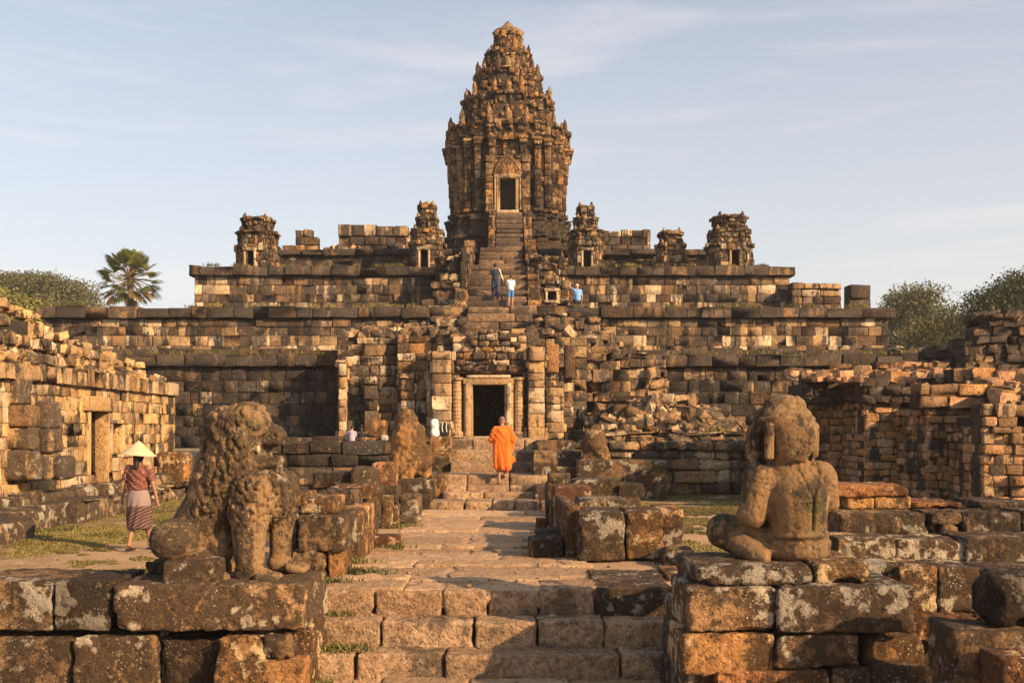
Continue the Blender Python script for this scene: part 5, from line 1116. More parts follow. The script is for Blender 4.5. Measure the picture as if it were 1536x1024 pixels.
def cloth(o, T, name, shapes, mat, voxel=.013, fold=None, smooth=3, cut=None):
    mb = MB()
    for a in shapes:
        if a[0] == 'e': ell(mb, a[1], a[2], *(a[3:]))
        elif a[0] == 'loft':
            q = np.linspace(0, 2 * np.pi, 40, endpoint=False); V = []; F = []
            for k, (c, rx, ry) in enumerate(a[1]):
                V.append(np.stack([c[0] + rx * np.cos(q), c[1] + ry * np.sin(q), np.full(40, c[2])], 1))
                if k: F += [((k - 1) * 40 + j, (k - 1) * 40 + (j + 1) % 40, k * 40 + (j + 1) % 40, k * 40 + j) for j in range(40)]
            V = np.concatenate(V + [np.array([a[1][0][0]]), np.array([a[1][-1][0]])]); nn = len(V); mb.add(V, F); m = len(a[1]) * 40
            mb.f[3].append(np.array([((j + 1) % 40, j, m) for j in range(40)] + [(m - 40 + j, m - 40 + (j + 1) % 40, m + 1) for j in range(40)]) + mb.n - nn); mb.m[3].append(np.zeros(80, np.int32))
        else: capsule(mb, a[1], a[2], a[3], a[4])
    V, F, E = melt(mb, voxel, smooth); N = normals(V, F)
    if fold is not None: V = V + N * fold(V)[:, None]
    return arr_obj(name, T(V), F, [mat], o)
STAND = dict(head=(0, .01, 1.59), neck=(0, 0, 1.44), chest=(0, 0, 1.22), pelvis=(0, 0, .93), lsh=(-.175, 0, 1.39), rsh=(.175, 0, 1.39), lel=(-.24, -.02, 1.11), rel=(.24, -.02, 1.11), lha=(-.25, .05, .87), rha=(.25, .05, .87),
    lhp=(-.09, 0, .9), rhp=(.09, 0, .9), lkn=(-.1, .03, .5), rkn=(.1, .03, .5), lan=(-.1, 0, .09), ran=(.1, 0, .09), lto=(-.12, .14, .03), rto=(.12, .14, .03))
def pose(**k): d = dict(STAND); d.update(k); return d

# monk in an orange robe, walking up the steps
def cloth_mat(name, col, sc=6, var=.2, rough=.8, weave=300):
    t = NT(name); p = t.pos(); f = t.noise(p, sc, 4); t.l(t.mix(1.0, col, t.ramp(f, [(.3, 1 - var), (.7, 1 + var)]), 'MULTIPLY'), t.b.inputs['Base Color']); t.b.inputs['Roughness'].default_value = rough
    t.b.inputs['Sheen Weight'].default_value = .2; t.l(t.bump(f, .3, .02), t.b.inputs['Normal']); return t.mat
ROBE = cloth_mat('orange_robe_cloth', (.66, .13, .010), 5, .18)
mx_, my_, mz_ = wx(753, 24.8), 24.83, .47
Jm = pose(head=(.0, .07, 1.575), neck=(0, .02, 1.44), lel=(-.25, .02, 1.12), lha=(-.08, .24, 1.05), rel=(.27, -.03, 1.12), rha=(.16, .22, .98), lkn=(-.08, .04, .5), lan=(-.07, -.05, .09), lto=(-.08, .10, .03), rkn=(.07, .16, .56), ran=(.075, .14, .24), rto=(.10, .28, .19), rhp=(.08, 0, .9), lhp=(-.08, 0, .9))
mo, T = person('person', 'monk in an orange robe with shaved head walking up the temple steps, seen from behind', (mx_, my_, mz_), 1.70, Jm, SK, (-.03, 1))
mb = MB(); V0 = MB(); ell(V0, (0, .062, 1.60), (.081, .098, .098)); V, F, E = melt(V0, .009, 2); k = V[:, 2] + (V[:, 1] - .06) * .35 > 1.565; F = F[k[F].all(1)]; arr_obj('shaved_hair', T(V), F, [SHAVE], mo)
def fold_m(V):
    a = np.arctan2(V[:, 0], V[:, 1]); z = V[:, 2]
    up = sst(z, .95, 1.25); diag = V[:, 0] * 1.1 + z * .9
    U = np.stack([V[:, 0] * 1.0, V[:, 1], diag], 1)
    f = .045 * fbm(U * [2.2, 2.2, 14], 1, 3, 1) * up + .066 * fbm(V * [14, 14, 1.6] + .6 * z[:, None], 1, 3, 2) * (1 - up) + .008 * fbm(V, 9, 2, 3)
    return f * .75 + .02 * np.exp(-((V[:, 0] - .115 - .02 * z) / .022) ** 2) * (V[:, 1] < 0) * (z < 1.3)
cloth(mo, T, 'robe', [('loft', [((0, 0, .36), .17, .13), ((0, .01, .45), .225, .185), ((.0, .01, .7), .235, .20), ((0, .0, .95), .235, .18), ((0, 0, 1.15), .235, .165), ((0, 0, 1.33), .22, .14), ((0, .01, 1.43), .15, .10), ((0, .02, 1.475), .07, .07)]),
    ('c', (-.17, 0, 1.37), (-.25, .01, 1.12), .085, .095), ('c', (.17, 0, 1.37), (.27, -.02, 1.13), .085, .10), ('c', (-.25, .02, 1.12), (-.12, .2, 1.06), .09, .07), ('c', (.27, -.02, 1.12), (.19, .17, 1.0), .095, .08),
    ('c', (.25, 0, 1.1), (.235, .0, .80), .075, .05), ('c', (.20, .02, .72), (.31, -.02, .60), .06, .035), ('c', (.16, 0, .5), (.25, -.02, .585), .06, .035), ('c', (-.12, .08, .5), (-.1, .04, .40), .08, .06), ('c', (.10, .1, .5), (.10, .1, .36), .09, .07)], ROBE, .012, fold_m, 3)
# woman with conical hat
Jw = pose(lel=(-.27, -.04, 1.10), lha=(-.31, .03, .88), rel=(.28, -.06, 1.12), rha=(.33, -.02, .86), rkn=(.09, .12, .50), ran=(.10, .20, .10), rto=(.12, .33, .03), lkn=(-.09, .0, .5), lan=(-.10, -.14, .12), lto=(-.10, -.02, .03))
wx_, wy_ = wx(210, 15.6), 15.55
wo, T = person('person', 'woman in patterned blouse, wrapped skirt and conical straw hat walking away on the left', (wx_, wy_, .0), 1.55, Jw, SK, (.10, 1), .010)
def patt(name, cols, sc, rough=.85):
    t = NT(name); p = t.pos(obj=True); w = t.n('ShaderNodeTexVoronoi'); w.inputs['Scale'].default_value = sc; t.l(p, w.inputs['Vector']); f = t.noise(p, sc * .8, 3, .5, 1.5)
    c = t.mix(t.ramp(f, [(.42, 0.), (.46, 1.)]), cols[0], cols[1]); c = t.mix(t.ramp(w.outputs['Distance'], [(.25, 1.), (.32, 0.)]), c, cols[2]); t.l(c, t.b.inputs['Base Color']); t.b.inputs['Roughness'].default_value = rough; return t.mat
BLOUSE = patt('patterned_red_blouse_cloth', ((.075, .035, .045), (.16, .055, .04), (.26, .17, .12)), 30)
t = NT('striped_skirt_cloth'); p = t.pos(obj=True); wv = t.n('ShaderNodeTexWave'); wv.inputs['Scale'].default_value = 7; wv.inputs['Distortion'].default_value = 2.5; mpn = t.n('ShaderNodeMapping'); mpn.inputs['Rotation'].default_value = (0, .5, 0); t.l(p, mpn.inputs[0]); t.l(mpn.outputs[0], wv.inputs['Vector']); wv.bands_direction = 'Z'
sxz = t.n('ShaderNodeSeparateXYZ'); t.l(p, sxz.inputs[0]); c = t.mix(t.ramp(wv.outputs['Fac'], [(.45, 0.), (.7, 1.)]), (.05, .032, .042), (.17, .095, .075)); c = t.mix(t.ramp(sxz.outputs[2], [(.66, 0.), (.70, 1.)]), c, (.24, .18, .17)); t.l(c, t.b.inputs['Base Color']); SKIRT = t.mat
def fold_w(V): return .007 * np.sin(V[:, 0] * 40 + V[:, 2] * 55 + 3 * fbm(V, 4, 2, 1)) + .008 * fbm(V, 8, 2, 3)
cloth(wo, T, 'skirt', [('loft', [((0, .02, .34), .15, .14), ((0, .02, .36), .195, .19), ((0, .02, .6), .21, .19), ((0, 0, .85), .21, .17), ((0, 0, 1.0), .18, .14), ((0, 0, 1.06), .15, .11)])], SKIRT, .012, lambda V: .010 * np.sin(np.arctan2(V[:, 0], V[:, 1]) * 9 + V[:, 2] * 12 + 2 * fbm(V, 3, 2, 1)) * sst(V[:, 2], 1.0, .6))
cloth(wo, T, 'blouse', [('loft', [((0, 0, 1.0), .16, .12), ((0, 0, 1.02), .19, .145), ((0, 0, 1.15), .185, .14), ((0, 0, 1.3), .195, .135), ((0, 0, 1.40), .15, .10), ((0, .01, 1.45), .07, .07)]), ('c', (-.165, 0, 1.37), (-.235, -.02, 1.19), .072, .066), ('c', (.165, 0, 1.37), (.245, -.03, 1.20), .072, .066)], BLOUSE, .012, fold_w)
mb = MB(); ell(mb, (0, -.005, 1.59), (.088, .10, .115)); capsule(mb, (0, -.08, 1.56), (0, -.10, 1.40), .062, .045); V, F, E = melt(mb, .01, 2); arr_obj('hair', T(V), F, [HAIR], wo)
t = NT('straw_hat'); p = t.pos(obj=True); f = t.noise(p, 40, 3); t.l(t.mix(f, (.46, .36, .22), (.56, .45, .29)), t.b.inputs['Base Color']); HAT = t.mat
mb = MB(); n = 48; V = []; F = []
for k, (r, z) in enumerate(((.004, .235), (.06, .195), (.13, .13), (.21, .06), (.285, .0), (.288, -.008), (.27, -.003), (.2, .05), (.12, .12), (.01, .21))):
    V += [(r * math.cos(2 * math.pi * j / n), r * math.sin(2 * math.pi * j / n), z + 1.615 + .003 * math.sin(k * 9)) for j in range(n)]
    if k: F += [((k - 1) * n + j, (k - 1) * n + (j + 1) % n, k * n + (j + 1) % n, k * n + j) for j in range(n)]
V = np.array(V); V[:, 2] += V[:, 0] * -.10; mb.add(T(V), F); part(mb, 'conical_hat', HAT, wo)
for (x, y, z) in ((-.105, -.07, .012), (.115, .265, .005)): mb = MB(); V, F = rbox(.048, .12, .012, .01); mb.add(T(V + np.array([x, y, z])), F); part(mb, 'sandal', plain('dark_rubber', (.02, .018, .016)), wo)
# climbers on the great stairway
JEAN = cloth_mat('dark_denim', (.035, .055, .11)); NAVY = cloth_mat('navy_cloth', (.012, .022, .035)); CREAM = cloth_mat('cream_cloth', (.6, .5, .33)); WHITE = cloth_mat('white_cloth', (.72, .70, .68)); SKYB = cloth_mat('light_blue_cloth', (.16, .33, .62)); BLUE = cloth_mat('blue_shorts_cloth', (.07, .22, .45)); DARK = cloth_mat('black_cloth', (.012, .012, .015))
def clothes(o, T, J, top, bot, shorts=False, sleeve=None, loose=1.0):
    g = lambda k: np.array(J[k]); sh = [('e', g('chest') + [0, 0, .02], (.185 * loose, .135 * loose, .20)), ('c', g('chest'), g('pelvis') + [0, 0, .06], .15 * loose, .165 * loose), ('c', g('lsh') + [.02, 0, -.01], g('rsh') + [-.02, 0, -.01], .07, .07)]
    for k in 'lr': sh.append(('c', g(k + 'sh'), g(k + 'sh') * .3 + g(k + 'el') * .7, .066, .058))
    cloth(o, T, 'shirt', sh, top, .02, lambda V: .008 * fbm(V, 9, 2, 1))
    f = .55 if shorts else .93; b = [('e', g('pelvis'), (.185, .14, .13))]
    for k in 'lr':
        kn = g(k + 'kn'); b.append(('c', g(k + 'hp'), kn if not shorts else g(k + 'hp') * .15 + kn * .85, .105, .085))
        if not shorts: b.append(('c', kn, kn * .08 + g(k + 'an') * .92, .075, .055))
    cloth(o, T, 'shorts' if shorts else 'trousers', b, bot, .02, lambda V: .006 * fbm(V, 9, 2, 2))
def haircap(o, T, J, long=False):
    mb = MB(); h = np.array(J['head']); ell(mb, h + [0, -.015, .025], (.085, .10, .10))
    if long: capsule(mb, h + [0, -.06, 0], h + [0, -.08, -.18], .07, .05)
    V, F, E = melt(mb, .014, 2); arr_obj('hair', T(V), F, [HAIR], o)
def onstair(px, pyfoot, ya, yb, za, zb_):       # a foothold on the flight seen at that pixel row
    for Y in np.linspace(ya, yb, 200):
        if za + (zb_ - za) * (Y - ya) / (yb - ya) >= wz(pyfoot, Y): return Y
    return yb
N1 = 9; SY0, SY1, SZ0, SZ1 = 39.0, 43.0, 6.34, 8.78
def foothold(k): return SY0 + (SY1 - SY0) * (k + .62) / N1, SZ0 + (SZ1 - SZ0) * (k + 1) / N1
J1 = pose(rel=(.27, .03, 1.14), rha=(.36, .12, .95), lkn=(-.1, .12, .55), lan=(-.1, .05, .14), lto=(-.12, .18, .09))
fy_, fz_ = foothold(1); o, T = person('person', 'man in dark vest and jeans climbing the great stairway, seen from behind', (wx(743, fy_), fy_ - .05, fz_), 1.5, J1, SK, (-.1, 1), .02)
clothes(o, T, J1, NAVY, JEAN); haircap(o, T, J1); cloth(o, T, 'sleeve', [('c', (.175, 0, 1.39), (.27, .03, 1.14), .066, .055), ('c', (.27, .03, 1.14), (.34, .09, 1.0), .055, .045)], CREAM, .02)
fy_, fz_ = foothold(0); J2 = pose(rel=(.22, .08, 1.15), lel=(-.24, .08, 1.14), lha=(-.2, .2, .98), rha=(.18, .22, 1.0)); o, T = person('person', 'child in white shirt and blue shorts on the great stairway beside the man in jeans', (wx(766, fy_), fy_ - .1, fz_ - .0), 1.22, J2, SKL, (0, 1), .02)
clothes(o, T, J2, WHITE, BLUE, True, loose=1.15); haircap(o, T, J2)
J3 = pose(lel=(-.27, .16, 1.50), lha=(-.38, .24, 1.68), head=(0, .06, 1.56)); ly_ = 39.6; o, T = person('person', 'visitor in light blue shirt reaching up to the carved wall right of the great stairway', (wx(866, ly_), ly_, zB - .22), 1.45, J3, SKL, (-.4, 1), .02)
clothes(o, T, J3, SKYB, DARK, loose=1.05); mb = MB(); ell(mb, (0, .045, 1.61), (.088, .105, .085)); ell(mb, (0, .14, 1.6), (.07, .07, .015)); V, F, E = melt(mb, .014, 1); arr_obj('cap', T(V), F, [cloth_mat('pale_pink_cloth', (.6, .38, .34))], o)
J4 = pose(); o, T = person('person', 'distant figure in black standing in the shrine doorway beside the great stairway', (wx(841, 41.3), 41.3, zB), .9, J4, SK, (0, -1), .02); clothes(o, T, J4, DARK, DARK); haircap(o, T, J4)
# two people sitting on the platform, backs to the camera
JS = dict(head=(0, .05, .78), neck=(0, 0, .62), chest=(0, 0, .42), pelvis=(0, 0, .12), lsh=(-.17, 0, .57), rsh=(.17, 0, .57), lel=(-.22, .06, .32), rel=(.22, .06, .32), lha=(-.16, .25, .25), rha=(.16, .25, .25), lhp=(-.09, .02, .1), rhp=(.09, .02, .1), lkn=(-.12, .42, .36), rkn=(.12, .42, .36), lan=(-.12, .5, .05), ran=(.12, .5, .05), lto=(-.12, .62, .03), rto=(.12, .62, .03))
for (px, top, lab, lg, hh) in ((529, cloth_mat('lilac_cloth', (.35, .3, .42)), 'seated person in a pale lilac top behind the platform wall left of the crumbled lion', False, 1.0), (543, DARK, 'seated dark-haired person in black beside the one in lilac on the left platform', True, .9)):
    o, T = person('person', lab, (wx(px, 28.9), 28.75, 1.42), hh, JS, SKL, (.15, 1), .018); cloth(o, T, 'shirt', [('c', (0, 0, .16), (0, 0, .5), .16, .165), ('c', (-.17, 0, .54), (.17, 0, .54), .07, .07), ('c', (-.17, 0, .55), (-.21, .05, .38), .066, .06), ('c', (.17, 0, .55), (.21, .05, .38), .066, .06)], top, .02); haircap(o, T, JS, lg)
# bags left by the doorway
def softbag(name, label, px0, px1, py0, py1, Y, dep, z0, mat, cat='bag'):
    mb = MB(); x0, x1 = wx(px0, Y), wx(px1, Y); z1 = wz(py0, Y); c = ((x0 + x1) / 2, Y, (z0 + z1) / 2); h = ((x1 - x0) / 2, dep / 2, (z1 - z0) / 2)
    V, F = rbox(*h, min(h) * .7, 10, 8, 14); V = V + .03 * np.stack([fbm(V, 7, 2, 1), fbm(V, 7, 2, 2), fbm(V, 7, 2, 3) * 0], 1); capsule_n = None; mb.add(V + np.array(c), F)
    return tag(mb.build(name, mat, None, True, (c[0], c[1], z0)), label, cat)
softbag('sack', 'full white sack standing by the left pilaster of the gatehouse doorway', 646, 658, 628, 655, 29.6, .25, 1.58, WHITE, 'sack')
bp = empty('backpack', (wx(667, 29.7), 29.7, 1.58), 'dark backpack with pale straps beside the white sack', 'backpack')
mb = MB(); V, F = rbox(.14, .11, .22, .09, 8, 6, 10); mb.add(V + np.array([wx(667, 29.7), 29.7, 1.81]), F); part(mb, 'pack', DARK, bp)
mb = MB(); x = wx(667, 29.7)
for s_ in (-.05, .07): mb.tube([(x + s_, 29.59, 2.02), (x + s_ - .02, 29.56, 1.9), (x + s_, 29.58, 1.75)], .012)
part(mb, 'strap', WHITE, bp)
softbag('bundle', 'pale grey cloth bundle on the platform wall between the seated people and the crumbled lion', 571, 582, 652, 668, 28.6, .25, 1.5, cloth_mat('grey_cloth', (.33, .30, .30)), 'bundle')
# ---------------------------------------------------------------- trees
def leaf_mat(name, a, b, tr=.25):
    t = NT(name); r = t.n('ShaderNodeNewGeometry').outputs['Random Per Island']; p = t.pos(); f = t.noise(p, .35, 3)
    c = t.mix(t.math('FRACT', t.math('ADD', r, 0)), a, b); c = t.mix(1.0, c, t.ramp(f, [(.35, .6), (.65, 1.35)]), 'MULTIPLY'); t.l(c, t.b.inputs['Base Color']); t.b.inputs['Roughness'].default_value = .6
    tl = t.n('ShaderNodeBsdfTranslucent'); t.l(c, tl.inputs[0]); m = t.n('ShaderNodeMixShader'); m.inputs[0].default_value = tr; t.l(t.b.outputs[0], m.inputs[1]); t.l(tl.outputs[0], m.inputs[2]); t.l(m.outputs[0], t.out.inputs[0]); return t.mat
BARK = plain('bark', (.13, .10, .075), .95, .8, 12, .35)
LF = {'olive': leaf_mat('olive_leaves', (.075, .085, .028), (.17, .165, .055)), 'deep': leaf_mat('deep_green_leaves', (.035, .060, .022), (.10, .12, .038)), 'yellow': leaf_mat('yellow_green_leaves', (.12, .13, .03), (.24, .22, .065)), 'grey': leaf_mat('grey_green_leaves', (.07, .08, .035), (.17, .165, .075))}
def tree(label, x, y, lobes, leaf, seed, nleaf=16000, size=(.16, .34), trunk=.35, base=(0, 0), hollow=.45):
    Y_ = y; rs = np.random.RandomState(seed); o = empty('tree', (x + base[0], y, 0), label, 'tree', 'trees beyond the ruins')
    vol = np.array([(a[3] * a[4] * a[5]) ** .67 for a in lobes]); vol /= vol.sum(); tb = MB(); lobe_mb = MB()
    zs = min(a[2] - a[5] for a in lobes); fork = np.array([x + base[0], y, max(1.5, zs * .75)])
    tb.tube([(x + base[0], y, -.3), (x + base[0] + .1, y, fork[2] * .5), fork], [trunk, trunk * .8, trunk * .65], 10)
    for a, w in zip(lobes, vol):
        c = np.array(a[:3]); r = np.array(a[3:6])
        mid = (fork + c) / 2 + rs.normal(0, .4, 3); tb.tube([fork, mid, c], [trunk * .5, trunk * .3, trunk * .12], 7)
        ncl = max(8, int(nleaf * w / 90)); d = rs.normal(0, 1, (ncl, 3)); d /= np.linalg.norm(d, axis=1)[:, None]; rad = rs.uniform(hollow, 1.0, ncl) ** .6
        C = c + d * rad[:, None] * r * (1 + .5 * fbm(d * 2.2 + seed, 1, 2, seed))[:, None]
        for cc in C[rs.rand(ncl) < .2]: tb.tube([c + (cc - c) * .2, c + (cc - c) * .6 + rs.normal(0, .2, 3), cc], [trunk * .1, trunk * .06, .02], 5)
        k = 90; P = np.repeat(C, k, 0) + np.clip(rs.normal(0, 1, (ncl * k, 3)), -1.7, 1.7) * np.array([.44, .44, .22]) * (1 + Y_ / 120); m = len(P)
        s = rs.uniform(*size, m); n = rs.normal(0, 1, (m, 3)) + np.array([0, 0, .8]); n /= np.linalg.norm(n, axis=1)[:, None]; u = np.cross(n, rs.normal(0, 1, (m, 3))); u /= np.linalg.norm(u, axis=1)[:, None]; v = np.cross(n, u)
        Q = np.stack([P - u * s[:, None] * .5, P - v * s[:, None] * .28, P + u * s[:, None] * .5, P + v * s[:, None] * .28], 1).reshape(-1, 3)
        lobe_mb.add(Q, np.arange(m * 4).reshape(-1, 4))
    part(tb, 'trunk', BARK, o); part(lobe_mb, 'crown', LF[leaf], o, False); return o
def lob(px, py, Y, rpx, rpy, ry=None):
    k = Y / FPX; return (wx(px, Y), Y, wz(py, Y), rpx * k, ry or rpx * k, rpy * k)
def tr(label, Y, L, leaf, seed, bx, **k):
    ls = []
    for i, (px, py, a, b) in enumerate(L): q_ = lob(px, py, Y, a, b); ls.append((q_[0], Y + (i % 3 - 1) * q_[3] * .5, *q_[2:]))
    return tree(label, wx(bx, Y), Y, ls, leaf, seed, **k)
tr('broad umbrella-shaped tree behind the far left end of the terraces', 105, [(20, 438, 40, 18), (60, 430, 42, 17), (98, 440, 36, 18), (40, 448, 40, 16), (118, 456, 22, 16), (-20, 445, 40, 22), (80, 458, 30, 12), (15, 425, 20, 8)], 'grey', 1, 70, nleaf=34000, size=(.18, .36), trunk=.6)
tr('low yellow-green tree in front of the umbrella-shaped one at the left edge', 80, [(10, 462, 34, 22), (40, 468, 26, 20), (-20, 470, 30, 28), (25, 490, 40, 25)], 'yellow', 2, 10, nleaf=16000, size=(.18, .34))
tr('dark bushy tree between the yellow-green tree and the palm on the left', 95, [(85, 478, 30, 16), (110, 480, 25, 18), (60, 485, 30, 18)], 'olive', 3, 90, nleaf=12000, size=(.18, .34))
tr('airy grey-green tree right of the ruined right end of the terraces', 82, [(1368, 448, 26, 18), (1352, 470, 22, 22), (1388, 462, 20, 22), (1345, 490, 18, 20), (1372, 485, 24, 22)], 'grey', 4, 1368, nleaf=13000, size=(.15, .3), hollow=.6)
tr('dense olive tree with a sunlit rounded crown behind the right ruins', 74, [(1425, 484, 22, 20), (1400, 505, 30, 26), (1440, 505, 24, 26), (1375, 520, 32, 26), (1415, 530, 40, 28), (1345, 530, 30, 24), (1460, 520, 24, 24)], 'olive', 5, 1410, nleaf=26000, size=(.15, .30))
tr('dark green tree rising at the right edge above the dark brick mass', 66, [(1522, 432, 22, 22), (1500, 452, 24, 24), (1545, 450, 30, 34), (1478, 462, 20, 20), (1520, 480, 40, 30), (1475, 490, 18, 22), (1560, 490, 30, 30)], 'deep', 6, 1520, nleaf=26000, size=(.14, .28))
tr('pale distant tree filling the gap left of the dark brick mass', 100, [(1455, 500, 30, 22), (1480, 515, 26, 24), (1440, 525, 26, 20)], 'grey', 7, 1460, nleaf=9000, size=(.2, .36))
# sugar palm
PY_ = 68; pc = np.array([wx(196, PY_), PY_, wz(418, PY_)]); palm = empty('palm_tree', (pc[0], PY_, 0), 'fan palm with a round head of stiff leaves above the left terraces', 'palm tree')
mb = MB(); mb.tube([(pc[0] + .3, PY_, -.3), (pc[0] + .1, PY_, 6), (pc[0], PY_, pc[2])], [.35, .24, .22], 12); part(mb, 'trunk', BARK, palm)
PL = leaf_mat('palm_leaf_green', (.07, .10, .03), (.22, .24, .07), .35); PD = leaf_mat('dry_palm_leaf', (.24, .17, .06), (.36, .25, .10), .3); rs = np.random.RandomState(5)
mb = MB(); n_l = 62
for i in range(n_l):
    el = R(-65 + 150 * (i / 62.0)) if i > 5 else R(rs.uniform(55, 85)); az = i * 2.399 + rs.uniform(-.2, .2); L_ = rs.uniform(1.35, 1.7)
    d = np.array([math.cos(el) * math.cos(az), math.cos(el) * math.sin(az), math.sin(el)]); base_ = pc + d * .15; tip = pc + d * L_ - np.array([0, 0, .12 * L_ * math.cos(el)])
    up = np.array([0, 0, 1.]) - d * d[2]; up /= np.linalg.norm(up) + 1e-6; side = np.cross(d, up); fan = rs.uniform(.8, 1.05); dry = 1 if el < R(-20) and rs.rand() < .35 else 0
    mb.tube([base_, (base_ + tip) / 2 + up * .06, tip], [.035, .025, .02], 5, 1)
    k = 30; r0 = rs.uniform(.75, .9); tw_ = rs.uniform(-.4, .4); up2 = up * math.cos(tw_) + side * math.sin(tw_); side2 = np.cross(d, up2)
    for j in range(k):
        a = (j / (k - 1) - .5) * 2 * R(115); rr2 = r0 * fan * (1 - .12 * abs(a)); w = .05; dirv = d * math.cos(a) + side2 * math.sin(a); dirv = dirv + up2 * .10 * ((j % 2) - .5); dr = np.array([0, 0, -.16 * rr2])
        wd = np.cross(dirv, up2); wd /= np.linalg.norm(wd) + 1e-6; m_ = tip + dirv * rr2 * .6
        mb.add([tip, m_ - wd * w + up2 * .02, tip + dirv * rr2 * rs.uniform(.92, 1.08) + dr, m_ + wd * w], [(0, 1, 2, 3)], 2 if dry else 0)
part(mb, 'crown', [PL, PD, PD], palm, False)

# ---------------------------------------------------------------- grass and weeds
def blades(name, spots, h, mat, seed, w=.006, bend=.5):
    """spots: array of root points"""
    rs = np.random.RandomState(seed); n = len(spots); hh = rs.uniform(.5, 1.3, n) * h; az = rs.uniform(0, 6.28, n); d = np.stack([np.cos(az), np.sin(az), az * 0], 1); pr = np.stack([-d[:, 1], d[:, 0], az * 0], 1)
    ww = w * rs.uniform(.7, 1.6, n); z = np.array([0, 0, 1.]); m_ = spots + z * hh[:, None] * .55 + d * (hh * bend * .25)[:, None]; t_ = spots + z * hh[:, None] * .9 + d * (hh * bend * .8)[:, None]
    V = np.stack([spots - pr * ww[:, None], spots + pr * ww[:, None], m_ + pr * ww[:, None] * .8, m_ - pr * ww[:, None] * .8, t_], 1).reshape(-1, 3); i = np.arange(n) * 5
    mb = MB(); mb.add(V, np.stack([i, i + 1, i + 2, i + 3], 1)); mb.f[3].append(np.stack([i + 3, i + 2, i + 4], 1)); mb.m[3].append(np.zeros(n, np.int32))
    return mb.build(name, mat, None, False)
def field(n, x0, x1, y0, y1, seed, th, sc=.7, xe=None):
    rs = np.random.RandomState(seed); P = np.stack([rs.uniform(x0, x1, n), rs.uniform(y0, y1, n), np.zeros(n)], 1)
    k = fbm(P, sc, 3, 77) + .35 * fbm(P, 4, 2, 8) > th; P = P[k]; P[:, 2] = ground_h(P[:, 0], P[:, 1]) - .005; return P
GR = leaf_mat('dry_grass_blades', (.13, .12, .035), (.28, .22, .08), .2); WD = leaf_mat('green_weed_leaves', (.07, .075, .02), (.17, .16, .05), .2)
G1 = np.concatenate([field(260000, -13, -4.0, 11.6, 23, 1, -.10), field(30000, -5.6, -2.6, 12.6, 22, 2, .25), field(230000, 2.0, 11.5, 13.2, 28, 3, -.2), field(30000, -12, -2.5, 22, 27, 4, .1)])
tag(blades('grass', G1, .04, GR, 1, .008, .8), None, None, None, 'stuff')
def tufts(c, n, r, seed):
    rs = np.random.RandomState(seed); out = []
    for (px, py, Y, z) in c: out.append(np.array([wx(px, Y), Y, z]) + rs.normal(0, 1, (n, 3)) * [r, r * .5, 0])
    return np.concatenate(out)
W1 = tufts([(485, 912, 11.6, -.3), (500, 912, 11.6, -.3), (480, 962, 11.1, -.58), (500, 962, 11.1, -.58), (525, 964, 11.1, -.58), (470, 1015, 10.7, -.86), (455, 1010, 10.6, -.86), (205, 1010, 10.0, -.86), (215, 1010, 10.0, -.86), (235, 1015, 9.95, -.86), (10, 1015, 9.9, -.86), (1250, 1010, 9.0, -.86), (600, 800, 18.9, 0), (590, 795, 19, 0), (612, 798, 19, 0), (545, 862, 13, 0), (560, 868, 12.8, 0), (540, 840, 14, 0), (520, 858, 13, 0), (510, 870, 12.2, 0), (595, 822, 15.7, 0), (20, 795, 18, 0), (35, 790, 18, 0), (60, 792, 18, 0), (100, 790, 18.3, 0), (800, 815, 15.5, 0), (812, 800, 16.5, 0), (818, 785, 18, 0), (1050, 742, 27.8, 0), (960, 744, 27.8, 0), (1010, 742, 27.8, 0), (160, 800, 17.5, 0), (240, 780, 20, 0)], 160, .14, 3)
W1 = W1[np.random.RandomState(4).rand(len(W1)) < .55]
tag(blades('weeds', W1, .085, WD, 2, .008, .9), None, None, None, 'stuff')

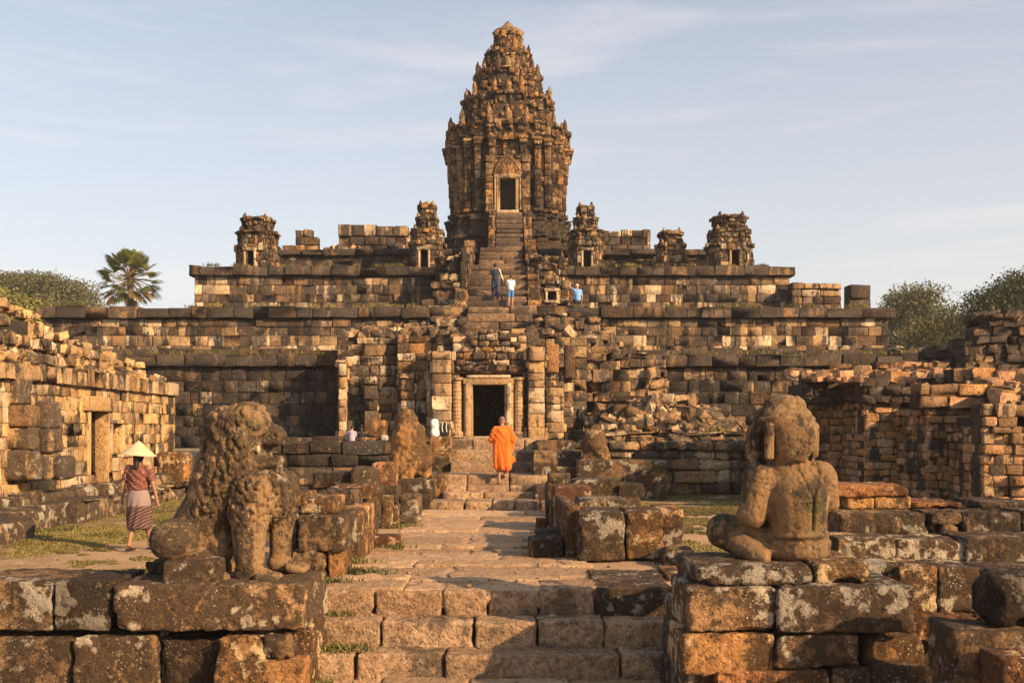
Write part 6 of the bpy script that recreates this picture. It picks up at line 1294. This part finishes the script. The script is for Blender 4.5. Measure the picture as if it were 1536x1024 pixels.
# pebbles and stone crumbs on the earth and in the joints
rs = np.random.RandomState(8); mb = MB(); n = 3800; k_ = 0
tmplV, tmplF = rbox(.5, .5, .35, .2, 3, 3, 3)
px_ = np.concatenate([rs.uniform(-2.6, 1.6, 380), rs.uniform(-9, -2.4, 700), rs.uniform(1.2, 9, 600), rs.uniform(-2.2, 2, 260)]); py_ = np.concatenate([11.8 + 11 * rs.rand(380) ** 1.3, rs.uniform(12, 22, 700), rs.uniform(13, 26, 600), rs.uniform(10.2, 11.6, 260)])
pz_ = ground_h(px_, py_); inr = (px_ > -2.3) & (px_ < 1.1) & (py_ > 11.7); pz_ = np.where(inr, .008, pz_)
pz_[-260:] = np.where(py_[-260:] > 11.34, -.28, np.where(py_[-260:] > 10.96, -.565, -.84))
for i in range(len(px_)):
    s_ = rs.uniform(.008, .03) * (1 if rs.rand() < .93 else 2.2); mb.add(rot(tmplV * s_ * rs.uniform(.7, 1.3, 3), 0, 0, rs.uniform(0, 6)) + np.array([px_[i], py_[i], pz_[i] + s_ * .2]), tmplF)
tag(mb.build('gravel', M['step'], None, True), None, None, None, 'stuff')
# dry tufts rooted in ledges and wall tops
def ledge(n, px0, px1, Y, z, d=.4): return np.stack([rs.uniform(wx(px0, Y), wx(px1, Y), n), Y + rs.uniform(0, d, n), np.full(n, z)], 1)
L_ = []
for (n, a, b, Y, z) in ((26, 110, 500, 33.45, wz(531, 33.5)), (20, 1010, 1400, 33.45, wz(531, 33.5)), (22, 80, 640, 36.9, zB), (20, 860, 1320, 36.9, zB), (16, 300, 640, 42.9, zC), (14, 880, 1180, 42.9, zC), (22, 520, 690, 34, 4.95), (18, 810, 900, 34, 4.95), (20, 880, 1100, 29.5, 1.75)):
    for c in ledge(n, a, b, Y, z): L_.append(c + rs.normal(0, 1, (26, 3)) * [.10, .05, 0])
tag(blades('dry_tufts', np.concatenate(L_), .16, GR, 6, .012, .8), None, None, None, 'stuff')

# ---------------------------------------------------------------- the evening air
mb = MB(); mb.box(-905, 905, -65, 1506, -2.1, 32)
hm = bpy.data.materials.new('haze'); hm.use_nodes = True; hm.node_tree.nodes.clear(); ho = hm.node_tree.nodes.new('ShaderNodeOutputMaterial'); pv = hm.node_tree.nodes.new('ShaderNodeVolumePrincipled')
pv.inputs['Color'].default_value = (.93, .90, .88, 1); pv.inputs['Density'].default_value = .0005; pv.inputs['Anisotropy'].default_value = .2
hm.node_tree.links.new(pv.outputs[0], ho.inputs['Volume'])
tag(mb.build('haze', hm, None, False), None, None, None, 'stuff')
